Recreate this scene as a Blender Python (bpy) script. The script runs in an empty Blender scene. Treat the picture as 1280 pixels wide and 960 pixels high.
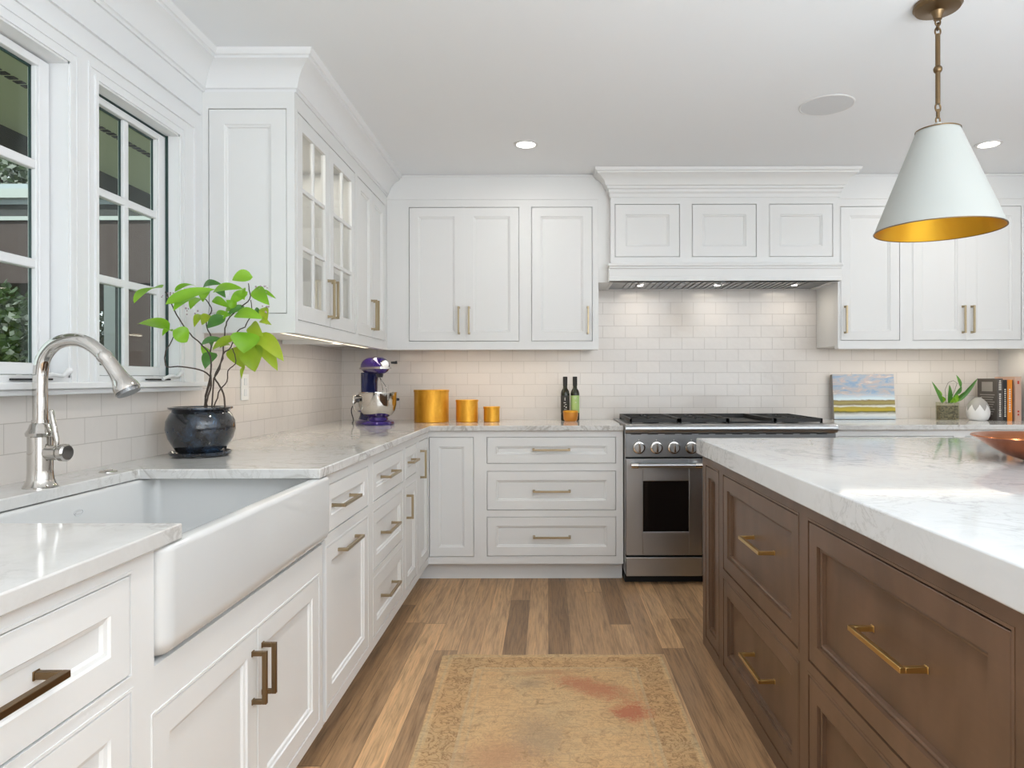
import bpy, bmesh, math, random
from mathutils import Vector, Matrix
random.seed(7)
PI = math.pi
SC = bpy.context.scene
COL = SC.collection

# ------------------------------------------------------------------ camera
F, VX, VY, H = 853.0, 685.0, 475.0, 1.185      # focal in px, vanishing point, eye height
cam_d = bpy.data.cameras.new('camera'); cam = bpy.data.objects.new('camera', cam_d); COL.objects.link(cam)
cam_d.sensor_width = 36; cam_d.sensor_fit = 'HORIZONTAL'; cam_d.lens = 36*F/1280
cam_d.shift_x = -(VX-640)/1280; cam_d.shift_y = (VY-480)/1280
cam_d.clip_start = 0.02
cam.location = (0, 0, H); cam.rotation_euler = (PI/2, math.radians(0.12), 0)
SC.camera = cam
# ------------------------------------------------------------------ view + world
SC.view_settings.view_transform = 'Standard'; SC.view_settings.look = 'None'
SC.view_settings.gamma = 1.0; SC.view_settings.use_curve_mapping = False
SC.view_settings.exposure = 0.58
w = bpy.data.worlds.new('world'); SC.world = w; w.use_nodes = True
w.node_tree.nodes['Background'].inputs[0].default_value = (0.85, 0.93, 1.0, 1)
w.node_tree.nodes['Background'].inputs[1].default_value = 1.1

def area(name, loc, rot, sx, sy, power, color=(1,1,1), spread=PI):
    d = bpy.data.lights.new(name, 'AREA'); d.shape = 'RECTANGLE'; d.size = sx; d.size_y = sy
    d.energy = power; d.color = color; d.spread = spread
    o = bpy.data.objects.new(name, d); COL.objects.link(o); o.location = loc; o.rotation_euler = rot
    return o
# area lights added out of view, standing in for daylight from behind and right
area('fill_near', (2.3, -3.85, 1.45), (PI/2, 0, 0), 4.2, 2.0, 40, (0.84, 0.93, 1.0))
area('fill_right', (4.5, 0.2, 1.35), (PI/2, 0, PI/2), 5.0, 2.0, 8, (0.86, 0.935, 1.0))
# unseen fill added behind the camera, aimed up to brighten the ceiling
area('bounce_fill', (1.9, -1.1, 1.05), (PI, 0, 0), 3.0, 2.4, 150, (0.82, 0.92, 1.0))
sun_d = bpy.data.lights.new('sun', 'SUN'); sun = bpy.data.objects.new('sun', sun_d); COL.objects.link(sun)
sun_d.energy = 3.2; sun_d.angle = 0.01; sun.rotation_euler = (math.radians(50), 0, math.radians(-25)); sun.location = (-4, -2, 6)

# ------------------------------------------------------------------ materials
def srgb(r, g, b):
    f = lambda c: (c/255/12.92) if c/255 <= 0.04045 else ((c/255+0.055)/1.055)**2.4
    return (f(r), f(g), f(b), 1)
def mat(name, col, rough=0.5, metal=0.0, **kw):
    m = bpy.data.materials.new(name); m.use_nodes = True
    b = m.node_tree.nodes['Principled BSDF']
    b.inputs['Base Color'].default_value = col if len(col) == 4 else (*col, 1)
    b.inputs['Roughness'].default_value = rough; b.inputs['Metallic'].default_value = metal
    for k, v in kw.items(): b.inputs[k.replace('_', ' ')].default_value = v
    return m
class NT:
    def __init__(s, m): s.t = m.node_tree; s.b = s.t.nodes['Principled BSDF']
    def n(s, typ, **kw):
        n = s.t.nodes.new(typ)
        for k, v in kw.items():
            if hasattr(n, k) and k not in ('color',): setattr(n, k, v)
        return n
    def l(s, a, b): s.t.links.new(a, b)
    def math(s, op, a, b=None, c=None):
        n = s.t.nodes.new('ShaderNodeMath'); n.operation = op
        for i, v in enumerate((a, b, c)):
            if v is None: continue
            if isinstance(v, (int, float)): n.inputs[i].default_value = v
            else: s.l(v, n.inputs[i])
        return n.outputs[0]
    def ramp(s, fac, stops, interp='LINEAR'):
        n = s.t.nodes.new('ShaderNodeValToRGB'); n.color_ramp.interpolation = interp
        e = n.color_ramp.elements
        e[0].position, e[0].color = stops[0][0], stops[0][1]
        e[1].position, e[1].color = stops[1][0], stops[1][1]
        for p, c in stops[2:]:
            k = e.new(p); k.color = c
        s.l(fac, n.inputs[0]); return n.outputs[0]
    def mix(s, fac, a, b, blend='MIX'):
        n = s.t.nodes.new('ShaderNodeMix'); n.data_type = 'RGBA'; n.blend_type = blend
        for i, v in ((0, fac), (6, a), (7, b)):
            if isinstance(v, (int, float)): n.inputs[i].default_value = v
            elif isinstance(v, tuple): n.inputs[i].default_value = v
            else: s.l(v, n.inputs[i])
        return n.outputs[2]
    def coords(s, scale=(1,1,1), rot=(0,0,0), loc=(0,0,0), kind='Object'):
        tc = s.t.nodes.new('ShaderNodeTexCoord'); mp = s.t.nodes.new('ShaderNodeMapping')
        mp.inputs['Scale'].default_value = scale; mp.inputs['Rotation'].default_value = rot; mp.inputs['Location'].default_value = loc
        s.l(tc.outputs[kind], mp.inputs[0]); return mp.outputs[0]
    def noise(s, vec, scale, detail=4, rough=0.5, dist=0.0):
        n = s.t.nodes.new('ShaderNodeTexNoise'); n.inputs['Scale'].default_value = scale
        n.inputs['Detail'].default_value = detail; n.inputs['Roughness'].default_value = rough; n.inputs['Distortion'].default_value = dist
        if vec is not None: s.l(vec, n.inputs['Vector'])
        return n.outputs[0]
    def bump(s, h, strength=0.3, dist=0.01):
        n = s.t.nodes.new('ShaderNodeBump'); n.inputs['Strength'].default_value = strength; n.inputs['Distance'].default_value = dist
        s.l(h, n.inputs['Height']); s.l(n.outputs[0], s.b.inputs['Normal'])

M = {}
M['paint'] = mat('white_cabinet_paint', (0.80, 0.795, 0.78), 0.45)
M['trim'] = mat('white_trim_paint', (0.82, 0.82, 0.82), 0.35)
M['ceil'] = mat('ceiling_paint', (0.90, 0.915, 0.93), 0.8)
M['wall'] = mat('wall_paint', (0.80, 0.795, 0.785), 0.7)
M['steel'] = mat('brushed_steel', (0.43, 0.44, 0.45), 0.3, 1.0)
M['steel_dark'] = mat('dark_brushed_steel', (0.25, 0.255, 0.26), 0.32, 1.0)
M['chrome'] = mat('polished_nickel', (0.60, 0.575, 0.54), 0.06, 1.0)
M['brass'] = mat('satin_brass', (0.62, 0.42, 0.16), 0.3, 1.0)
M['bronze'] = mat('aged_bronze', (0.21, 0.14, 0.075), 0.36, 1.0)
M['bronze_lt'] = mat('aged_light_bronze', (0.42, 0.34, 0.22), 0.36, 1.0)
M['black'] = mat('black_cast_iron', (0.016, 0.015, 0.014), 0.5)
M['blackglass'] = mat('black_oven_glass', (0.006, 0.005, 0.005), 0.06)
M['gap'] = mat('dark_seal', (0.012, 0.012, 0.012), 0.7)
M['ceramic'] = mat('white_fireclay', (0.66, 0.66, 0.65), 0.09)
M['shade_out'] = mat('matte_white_enamel', (0.50, 0.51, 0.48), 0.55)
M['gold'] = mat('gold_leaf', (0.70, 0.38, 0.035), 0.34, 1.0)
M['plastic'] = mat('white_plastic', (0.80, 0.79, 0.78), 0.35)
M['speaker'] = mat('grille_grey', (0.72, 0.73, 0.74), 0.7)
M['copper'] = mat('hammered_copper', (0.56, 0.20, 0.085), 0.22, 1.0)
M['purple'] = mat('purple_enamel', (0.030, 0.010, 0.17), 0.12, 0.25, Coat_Weight=0.6)
M['navy'] = mat('navy_enamel', (0.012, 0.018, 0.09), 0.15, 0.2, Coat_Weight=0.5)
M['rubber'] = mat('dark_rubber', (0.02, 0.018, 0.022), 0.5)
M['stem'] = mat('brown_stem', (0.07, 0.05, 0.04), 0.7)
M['soil'] = mat('potting_soil', (0.03, 0.02, 0.012), 0.95)
M['bottle'] = mat('dark_bottle_glass', (0.018, 0.02, 0.009), 0.08)
M['lab_dark'] = mat('black_paper_label', (0.03, 0.028, 0.025), 0.6)
M['lab_green'] = mat('green_paper_label', (0.42, 0.60, 0.22), 0.6)
M['ink'] = mat('pale_print', (0.72, 0.70, 0.64), 0.6)
M['amber'] = mat('amber_wax', (0.62, 0.24, 0.03), 0.3, 0.3)
M['pane_dark'] = mat('green_glass_edge', (0.02, 0.05, 0.045), 0.3)
M['soffit'] = mat('grey_green_soffit_paint', (0.42, 0.46, 0.29), 0.8)
M['dark_trim'] = mat('dark_fascia_paint', (0.02, 0.022, 0.02), 0.7)
M['brown_wall'] = mat('brown_siding', (0.032, 0.016, 0.012), 0.7)
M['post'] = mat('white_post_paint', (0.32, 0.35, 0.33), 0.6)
M['post_dim'] = mat('dimmed_post_paint', (0.13, 0.15, 0.145), 0.7)  # darker copy of the post paint, dimmed to offset the strong sun
M['roofing'] = mat('grey_roofing', (0.30, 0.34, 0.36), 0.8)
M['bark'] = mat('bark', (0.05, 0.035, 0.025), 0.9)
M['ground'] = mat('outdoor_ground', (0.10, 0.10, 0.06), 0.95)
M['book_grey'] = mat('grey_book_cloth', (0.09, 0.078, 0.07), 0.6)
M['book_black'] = mat('black_book_cloth', (0.018, 0.018, 0.02), 0.5)
M['book_orange'] = mat('orange_book_cloth', (0.85, 0.27, 0.02), 0.5)
M['book_pink'] = mat('pale_pink_book_cloth', (0.62, 0.42, 0.33), 0.6)
M['book_green'] = mat('pale_green_book_cloth', (0.35, 0.42, 0.30), 0.6)
M['pages'] = mat('book_pages', (0.7, 0.66, 0.56), 0.8)
M['red_ink'] = mat('red_print', (0.55, 0.06, 0.03), 0.6)

def emis(name, col, s):
    m = bpy.data.materials.new(name); m.use_nodes = True; b = m.node_tree.nodes['Principled BSDF']
    b.inputs['Base Color'].default_value = (*col, 1); b.inputs['Emission Color'].default_value = (*col, 1); b.inputs['Emission Strength'].default_value = s
    return m
M['lamp'] = emis('lamp_glow', (1.0, 0.95, 0.88), 7)
M['strip'] = emis('strip_glow', (1.0, 0.86, 0.62), 1.2)

def thin_glass(name, tint=(1,1,1), refl=1.0):
    m = bpy.data.materials.new(name); m.use_nodes = True; t = m.node_tree; t.nodes.clear()
    out = t.nodes.new('ShaderNodeOutputMaterial'); mx = t.nodes.new('ShaderNodeMixShader')
    tr = t.nodes.new('ShaderNodeBsdfTransparent'); gl = t.nodes.new('ShaderNodeBsdfGlossy'); fr = t.nodes.new('ShaderNodeLayerWeight'); pw = t.nodes.new('ShaderNodeMath'); ma = t.nodes.new('ShaderNodeMath')
    tr.inputs[0].default_value = (*tint, 1); gl.inputs['Roughness'].default_value = 0.0; fr.inputs[0].default_value = 0.5; pw.operation = 'POWER'; pw.inputs[1].default_value = 5; ma.operation = 'MULTIPLY_ADD'; ma.inputs[1].default_value = 0.96; ma.inputs[2].default_value = 0.03
    mu = t.nodes.new('ShaderNodeMath'); mu.operation = 'MULTIPLY'; mu.inputs[1].default_value = refl
    t.links.new(fr.outputs['Facing'], pw.inputs[0]); t.links.new(pw.outputs[0], ma.inputs[0]); t.links.new(ma.outputs[0], mu.inputs[0]); t.links.new(mu.outputs[0], mx.inputs[0])
    t.links.new(tr.outputs[0], mx.inputs[1]); t.links.new(gl.outputs[0], mx.inputs[2]); t.links.new(mx.outputs[0], out.inputs[0])
    return m
M['glass'] = thin_glass('window_glass', (0.93, 0.97, 0.94), 0.8)
M['cabglass'] = thin_glass('cabinet_glass', (0.97, 0.97, 0.96), 1.2)

def tile_mat(name, axis):
    m = mat(name, (0.8, 0.76, 0.7), 0.1); k = NT(m)
    tc = k.n('ShaderNodeTexCoord'); sx = k.n('ShaderNodeSeparateXYZ'); k.l(tc.outputs['Object'], sx.inputs[0])
    u = sx.outputs['X'] if axis == 'x' else sx.outputs['Y']
    v = k.math('SUBTRACT', sx.outputs['Z'], 0.9155)
    u2 = k.math('SUBTRACT', u, 0.527)
    cb = k.n('ShaderNodeCombineXYZ'); k.l(u2, cb.inputs[0]); k.l(v, cb.inputs[1])
    br = k.t.nodes.new('ShaderNodeTexBrick'); k.l(cb.outputs[0], br.inputs['Vector'])
    br.inputs['Scale'].default_value = 1; br.inputs['Brick Width'].default_value = 0.1535; br.inputs['Row Height'].default_value = 0.0795
    br.inputs['Mortar Size'].default_value = 0.0012; br.inputs['Mortar Smooth'].default_value = 0.3; br.offset = 0.5
    br.inputs['Color1'].default_value = (0.735, 0.685, 0.64, 1); br.inputs['Color2'].default_value = (0.705, 0.66, 0.62, 1)
    br.inputs['Mortar'].default_value = (0.53, 0.485, 0.44, 1)
    k.l(br.outputs['Color'], k.b.inputs['Base Color'])
    nz = k.noise(tc.outputs['Object'], 14, 2)
    nz2 = k.noise(tc.outputs['Object'], 55, 1)
    h = k.math('MULTIPLY_ADD', br.outputs['Fac'], -0.6, k.math('MULTIPLY_ADD', nz, 0.9, k.math('MULTIPLY', nz2, 0.15)))
    k.bump(h, 0.5, 0.004)
    return m
M['tile_x'] = tile_mat('white_subway_tile', 'x'); M['tile_y'] = tile_mat('white_subway_tile_side', 'y')

def marble(name, base, vein, warm):
    m = mat(name, base, 0.07); k = NT(m)
    c = k.coords((1, 1, 1), (0.2, 0.1, 0.7))
    n1 = k.noise(c, 2.2, 6, 0.6, 1.6)
    a = k.math('ABSOLUTE', k.math('SUBTRACT', n1, 0.5))
    v1 = k.ramp(a, [(0.0, (1,1,1,1)), (0.022, (0,0,0,1))])
    n2 = k.noise(c, 1.3, 3, 0.5, 0.6)
    msk = k.ramp(n2, [(0.42, (0,0,0,1)), (0.56, (1,1,1,1))])
    n3 = k.noise(c, 9, 8, 0.7, 0.8)
    cl = k.ramp(n3, [(0.42, (0,0,0,1)), (0.75, (1,1,1,1))])
    n4 = k.noise(c, 6.0, 6, 0.62, 2.2)
    v2 = k.ramp(k.math('ABSOLUTE', k.math('SUBTRACT', n4, 0.5)), [(0.0, (1,1,1,1)), (0.03, (0,0,0,1))])
    col = k.mix(k.math('MULTIPLY', cl, 0.4), (*base, 1), (*warm, 1))
    col = k.mix(k.math('MULTIPLY', k.math('MULTIPLY', v1, msk), 0.7), col, (*vein, 1))
    col = k.mix(k.math('MULTIPLY', k.math('MULTIPLY', v2, msk), 0.4), col, (*vein, 1))
    k.l(col, k.b.inputs['Base Color'])
    return m
M['marble'] = marble('perimeter_marble', (0.68, 0.67, 0.65), (0.34, 0.315, 0.28), (0.54, 0.515, 0.48))
M['marble_i'] = marble('island_marble', (0.72, 0.735, 0.745), (0.36, 0.37, 0.37), (0.60, 0.62, 0.63))

def wood_floor():
    m = mat('oak_plank_floor', (0.2, 0.12, 0.07), 0.36); k = NT(m)
    tc = k.n('ShaderNodeTexCoord'); s = k.n('ShaderNodeSeparateXYZ'); k.l(tc.outputs['Object'], s.inputs[0])
    W, L = 0.100, 1.5
    xi = k.math('FLOOR', k.math('DIVIDE', s.outputs['X'], W))
    wn = k.t.nodes.new('ShaderNodeTexWhiteNoise'); wn.noise_dimensions = '1D'; k.l(xi, wn.inputs['W'])
    yy = k.math('ADD', k.math('DIVIDE', s.outputs['Y'], L), k.math('MULTIPLY', wn.outputs['Value'], 7.3))
    yi = k.math('FLOOR', yy)
    cb = k.n('ShaderNodeCombineXYZ'); k.l(xi, cb.inputs[0]); k.l(yi, cb.inputs[1])
    w2 = k.t.nodes.new('ShaderNodeTexWhiteNoise'); w2.noise_dimensions = '2D'; k.l(cb.outputs[0], w2.inputs['Vector'])
    off = k.n('ShaderNodeVectorMath'); off.operation = 'MULTIPLY_ADD'
    k.l(cb.outputs[0], off.inputs[0]); off.inputs[1].default_value = (3.7, 5.1, 0); k.l(tc.outputs['Object'], off.inputs[2])
    mp = k.t.nodes.new('ShaderNodeMapping'); mp.inputs['Scale'].default_value = (14, 0.9, 1); k.l(off.outputs[0], mp.inputs[0])
    g1 = k.noise(mp.outputs[0], 2.0, 8, 0.65, 1.2)
    mp2 = k.t.nodes.new('ShaderNodeMapping'); mp2.inputs['Scale'].default_value = (75, 3, 1); k.l(off.outputs[0], mp2.inputs[0])
    g2 = k.noise(mp2.outputs[0], 2.0, 3, 0.6)
    base = k.ramp(w2.outputs['Value'], [(0.0, (0.25,0.148,0.076,1)), (0.35, (0.37,0.225,0.118,1)), (0.62, (0.46,0.285,0.15,1)), (0.86, (0.54,0.335,0.175,1)), (1.0, (0.66,0.41,0.21,1))])
    gr = k.ramp(g1, [(0.3, (0.55,0.52,0.5,1)), (0.5, (1,1,1,1)), (0.7, (1.25,1.2,1.15,1))])
    col = k.mix(1.0, base, gr, 'MULTIPLY')
    gr2 = k.ramp(g2, [(0.3, (0.72,0.72,0.72,1)), (0.55, (1.1,1.1,1.1,1))])
    col = k.mix(1.0, col, gr2, 'MULTIPLY')
    fx = k.math('FRACT', k.math('DIVIDE', s.outputs['X'], W)); fy = k.math('FRACT', yy)
    ex = k.math('ABSOLUTE', k.math('SUBTRACT', fx, 0.5)); ey = k.math('ABSOLUTE', k.math('SUBTRACT', fy, 0.5))
    seam = k.math('MAXIMUM', k.math('GREATER_THAN', ex, 0.491), k.math('GREATER_THAN', ey, 0.4988))
    col = k.mix(k.math('MULTIPLY', seam, 0.6), col, (0.03, 0.02, 0.012, 1))
    k.l(col, k.b.inputs['Base Color'])
    k.l(k.math('MULTIPLY_ADD', g1, 0.2, 0.30), k.b.inputs['Roughness']); k.b.inputs['Specular IOR Level'].default_value = 0.3
    k.bump(k.math('SUBTRACT', g2, k.math('MULTIPLY', seam, 2)), 0.15, 0.002)
    return m
M['floor'] = wood_floor()

def dark_wood():
    m = mat('brown_stained_maple', (0.075, 0.043, 0.028), 0.36); k = NT(m)
    c = k.coords((3, 3, 1.1)); n1 = k.noise(c, 3.0, 4, 0.5, 0.5)
    c2 = k.coords((1, 2, 60)); n2 = k.noise(c2, 2.0, 3)
    col = k.ramp(n1, [(0.3, (0.118, 0.066, 0.037, 1)), (0.7, (0.175, 0.100, 0.060, 1))])
    col = k.mix(k.math('MULTIPLY', n2, 0.25), col, (0.07, 0.04, 0.024, 1))
    k.l(col, k.b.inputs['Base Color']); return m
M['island'] = dark_wood()

def rug_mat():
    m = mat('faded_wool', (0.5, 0.36, 0.2), 0.95); k = NT(m)
    tc = k.n('ShaderNodeTexCoord'); s = k.n('ShaderNodeSeparateXYZ'); k.l(tc.outputs['Object'], s.inputs[0])
    X, Y = s.outputs['X'], s.outputs['Y']
    big = k.noise(tc.outputs['Object'], 2.6, 4, 0.6, 0.5)
    med = k.noise(tc.outputs['Object'], 17, 5, 0.7, 1.2)
    fin = k.noise(tc.outputs['Object'], 150, 2, 0.7)
    col = k.ramp(big, [(0.3, (0.70, 0.41, 0.185, 1)), (0.5, (0.72, 0.46, 0.225, 1)), (0.68, (0.61, 0.44, 0.24, 1))])
    ax = k.math('ABSOLUTE', X); ed = k.math('MINIMUM', k.math('SUBTRACT', 0.463, ax), k.math('SUBTRACT', 1.0, Y))
    # border guard stripes, curling worn tracery, weave streaks
    for c0, wd, a in ((0.020, 0.005, 0.4), (0.140, 0.006, 0.45), (0.170, 0.004, 0.35)):
        ln = k.math('LESS_THAN', k.math('ABSOLUTE', k.math('SUBTRACT', k.math('ADD', ed, k.math('MULTIPLY', med, 0.010)), c0)), wd)
        col = k.mix(k.math('MULTIPLY', ln, a), col, (0.55, 0.44, 0.27, 1))
    brd = k.math('MULTIPLY', k.math('LESS_THAN', ed, 0.13), k.math('GREATER_THAN', ed, 0.03))
    col = k.mix(k.math('MULTIPLY', brd, 0.35), col, (0.48, 0.27, 0.11, 1))
    cur = k.noise(tc.outputs['Object'], 15, 3, 0.6, 2.2)
    tr = k.ramp(k.math('ABSOLUTE', k.math('SUBTRACT', cur, 0.5)), [(0.0, (1,1,1,1)), (0.05, (0,0,0,1))])
    cur2 = k.noise(tc.outputs['Object'], 24, 3, 0.6, 1.6)
    tr2 = k.ramp(k.math('ABSOLUTE', k.math('SUBTRACT', cur2, 0.5)), [(0.0, (1,1,1,1)), (0.06, (0,0,0,1))])
    col = k.mix(k.math('MULTIPLY', k.math('MULTIPLY', tr, brd), 0.85), col, (0.24, 0.12, 0.045, 1))
    col = k.mix(k.math('MULTIPLY', k.math('MULTIPLY', tr2, k.math('SUBTRACT', 1, brd)), 0.32), col, (0.20, 0.13, 0.075, 1))
    mpw = k.t.nodes.new('ShaderNodeMapping'); mpw.inputs['Scale'].default_value = (5, 90, 1); k.l(tc.outputs['Object'], mpw.inputs[0])
    wv = k.noise(mpw.outputs[0], 1.5, 3, 0.7)
    col = k.mix(k.math('MULTIPLY', k.ramp(wv, [(0.5, (0,0,0,1)), (0.72, (1,1,1,1))]), 0.5), col, (0.27, 0.18, 0.10, 1))
    sp = k.ramp(med, [(0.54, (0,0,0,1)), (0.70, (1,1,1,1))])
    col = k.mix(k.math('MULTIPLY', sp, 0.7), col, (0.22, 0.12, 0.05, 1))
    # worn red patches
    def patch(cx, cy, rx, ry, rot, c, amt, col):
        cr, sr = math.cos(rot), math.sin(rot)
        dx = k.math('SUBTRACT', X, cx); dy = k.math('SUBTRACT', Y, cy)
        a = k.math('DIVIDE', k.math('ADD', k.math('MULTIPLY', dx, cr), k.math('MULTIPLY', dy, sr)), rx)
        b = k.math('DIVIDE', k.math('SUBTRACT', k.math('MULTIPLY', dy, cr), k.math('MULTIPLY', dx, sr)), ry)
        d = k.math('SQRT', k.math('ADD', k.math('MULTIPLY', a, a), k.math('MULTIPLY', b, b)))
        d = k.math('ADD', d, k.math('ADD', k.math('MULTIPLY', k.math('SUBTRACT', med, 0.5), 1.8), k.math('MULTIPLY', k.math('SUBTRACT', fin, 0.5), 1.3)))
        f = k.ramp(d, [(0.3, (1,1,1,1)), (1.1, (0,0,0,1))])
        return k.mix(k.math('MULTIPLY', f, amt), col, c)
    col = patch(0.14, 0.685, 0.22, 0.085, -0.55, (0.46, 0.14, 0.065, 1), 0.75, col)
    col = patch(0.265, 0.49, 0.09, 0.08, 0, (0.46, 0.11, 0.05, 1), 0.85, col)
    col = patch(-0.05, 0.82, 0.2, 0.03, 0.1, (0.42, 0.20, 0.09, 1), 0.5, col)
    col = patch(-0.19, 0.20, 0.18, 0.14, 0.3, (0.42, 0.20, 0.11, 1), 0.55, col)
    col = patch(-0.06, 0.33, 0.12, 0.2, 0.2, (0.27, 0.21, 0.15, 1), 0.45, col)
    col = patch(-0.1, 0.72, 0.09, 0.05, 0.2, (0.28, 0.22, 0.15, 1), 0.45, col)
    col = k.mix(k.math('MULTIPLY', fin, 0.35), col, (0.30, 0.21, 0.12, 1))
    k.l(col, k.b.inputs['Base Color'])
    k.bump(fin, 0.6, 0.004)
    return m
M['rug'] = rug_mat()

def leaf_mat(name, a, b):
    m = mat(name, a, 0.38); k = NT(m)
    n = k.noise(k.coords(), 9, 3)
    k.l(k.ramp(n, [(0.35, (*a, 1)), (0.65, (*b, 1))]), k.b.inputs['Base Color'])
    k.b.inputs['Transmission Weight'].default_value = 0.0
    k.b.inputs['Subsurface Weight'].default_value = 0.0
    # thin leaves let light through
    t = k.t; tr = t.nodes.new('ShaderNodeBsdfTranslucent'); tr.inputs[0].default_value = (*[min(1, c*1.3) for c in b], 1)
    mx = t.nodes.new('ShaderNodeMixShader'); mx.inputs[0].default_value = 0.35
    out = [x for x in t.nodes if x.type == 'OUTPUT_MATERIAL'][0]
    t.links.new(k.b.outputs[0], mx.inputs[1]); t.links.new(tr.outputs[0], mx.inputs[2]); t.links.new(mx.outputs[0], out.inputs[0])
    return m
M['leaf'] = leaf_mat('bright_green_leaf', (0.15, 0.38, 0.015), (0.30, 0.56, 0.04))
M['leaf_y'] = leaf_mat('yellow_green_leaf', (0.24, 0.40, 0.02), (0.40, 0.50, 0.04))
M['leaf_d'] = leaf_mat('deep_green_leaf', (0.05, 0.17, 0.03), (0.12, 0.30, 0.06))
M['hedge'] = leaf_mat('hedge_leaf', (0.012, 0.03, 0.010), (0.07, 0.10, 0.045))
M['hedge_lt'] = leaf_mat('sunlit_hedge_leaf', (0.20, 0.24, 0.18), (0.5, 0.52, 0.46))  # pale copy of the hedge leaf, sunlight put into its colour

def pot_mat():
    m = mat('blue_black_glaze', (0.02, 0.022, 0.026), 0.08, 0.0, Coat_Weight=0.5); k = NT(m)
    n = k.noise(k.coords((1, 1, 0.7)), 22, 6, 0.7, 0.5)
    k.l(k.ramp(n, [(0.45, (0.018, 0.017, 0.018, 1)), (0.62, (0.03, 0.045, 0.07, 1)), (0.72, (0.06, 0.14, 0.26, 1))]), k.b.inputs['Base Color'])
    return m
M['pot'] = pot_mat()
def canister_mat():
    m = mat('amber_brass', (0.90, 0.48, 0.05), 0.38, 0.6); k = NT(m)
    n = k.noise(k.coords((1, 1, 0.3)), 18, 4, 0.6, 0.4)
    k.l(k.ramp(n, [(0.35, (0.66, 0.29, 0.02, 1)), (0.6, (0.84, 0.42, 0.04, 1)), (0.8, (0.95, 0.58, 0.12, 1))]), k.b.inputs['Base Color'])
    return m
M['canister'] = canister_mat()
def painting_mat():
    m = mat('oil_paint_canvas', (0.5, 0.5, 0.5), 0.6); k = NT(m)
    tc = k.n('ShaderNodeTexCoord'); s = k.n('ShaderNodeSeparateXYZ'); k.l(tc.outputs['Object'], s.inputs[0])
    mp = k.t.nodes.new('ShaderNodeMapping'); mp.inputs['Scale'].default_value = (6, 1, 22); k.l(tc.outputs['Object'], mp.inputs[0])
    n = k.noise(mp.outputs[0], 1.6, 5, 0.65, 0.9)
    z = k.math('DIVIDE', k.math('ADD', s.outputs['Z'], k.math('MULTIPLY', k.math('SUBTRACT', n, 0.5), 0.022)), 0.302)
    sky = k.ramp(n, [(0.34, (0.22, 0.34, 0.52, 1)), (0.47, (0.36, 0.42, 0.50, 1)), (0.56, (0.50, 0.42, 0.40, 1)), (0.70, (0.68, 0.64, 0.60, 1))])
    low = k.ramp(z, [(0.0, (0.42, 0.52, 0.62, 1)), (0.10, (0.70, 0.72, 0.70, 1)), (0.17, (0.12, 0.11, 0.02, 1)), (0.20, (0.50, 0.38, 0.02, 1)),
                     (0.27, (0.36, 0.30, 0.05, 1)), (0.29, (0.75, 0.75, 0.68, 1)), (0.33, (0.22, 0.17, 0.08, 1)), (0.37, (0.34, 0.30, 0.10, 1)), (0.42, (0.25, 0.18, 0.08, 1)), (0.44, (0.62, 0.74, 0.80, 1)), (0.56, (0.50, 0.62, 0.72, 1))])
    f = k.ramp(z, [(0.46, (0,0,0,1)), (0.60, (1,1,1,1))])
    k.l(k.mix(f, low, sky), k.b.inputs['Base Color']); k.bump(n, 0.3, 0.002)
    return m
M['painting'] = painting_mat()
M['canvas'] = mat('canvas_edge', (0.32, 0.30, 0.28), 0.8)
def vase_mat():
    m = mat('white_grey_stoneware', (0.8, 0.8, 0.8), 0.4); k = NT(m)
    tc = k.n('ShaderNodeTexCoord'); s = k.n('ShaderNodeSeparateXYZ'); k.l(tc.outputs['Object'], s.inputs[0])
    a = k.math('ARCTAN2', s.outputs['Y'], s.outputs['X'])
    p = k.math('PINGPONG', k.math('MULTIPLY', a, 8/(2*PI)*2), 1.0)
    t = k.math('MULTIPLY_ADD', p, 0.042, 0.062)
    k.l(k.mix(k.math('GREATER_THAN', s.outputs['Z'], t), (0.80, 0.79, 0.78, 1), (0.36, 0.35, 0.33, 1)), k.b.inputs['Base Color'])
    return m
M['vase'] = vase_mat()
def gravel_mat():
    m = mat('gravel', (0.12, 0.1, 0.06), 0.9); k = NT(m)
    v = k.t.nodes.new('ShaderNodeTexVoronoi'); v.inputs['Scale'].default_value = 130; k.l(k.coords(), v.inputs['Vector'])
    k.l(k.ramp(v.outputs['Color'], [(0.2, (0.07, 0.06, 0.03, 1)), (0.8, (0.30, 0.25, 0.15, 1))]), k.b.inputs['Base Color']); return m
M['gravel'] = gravel_mat()

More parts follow.
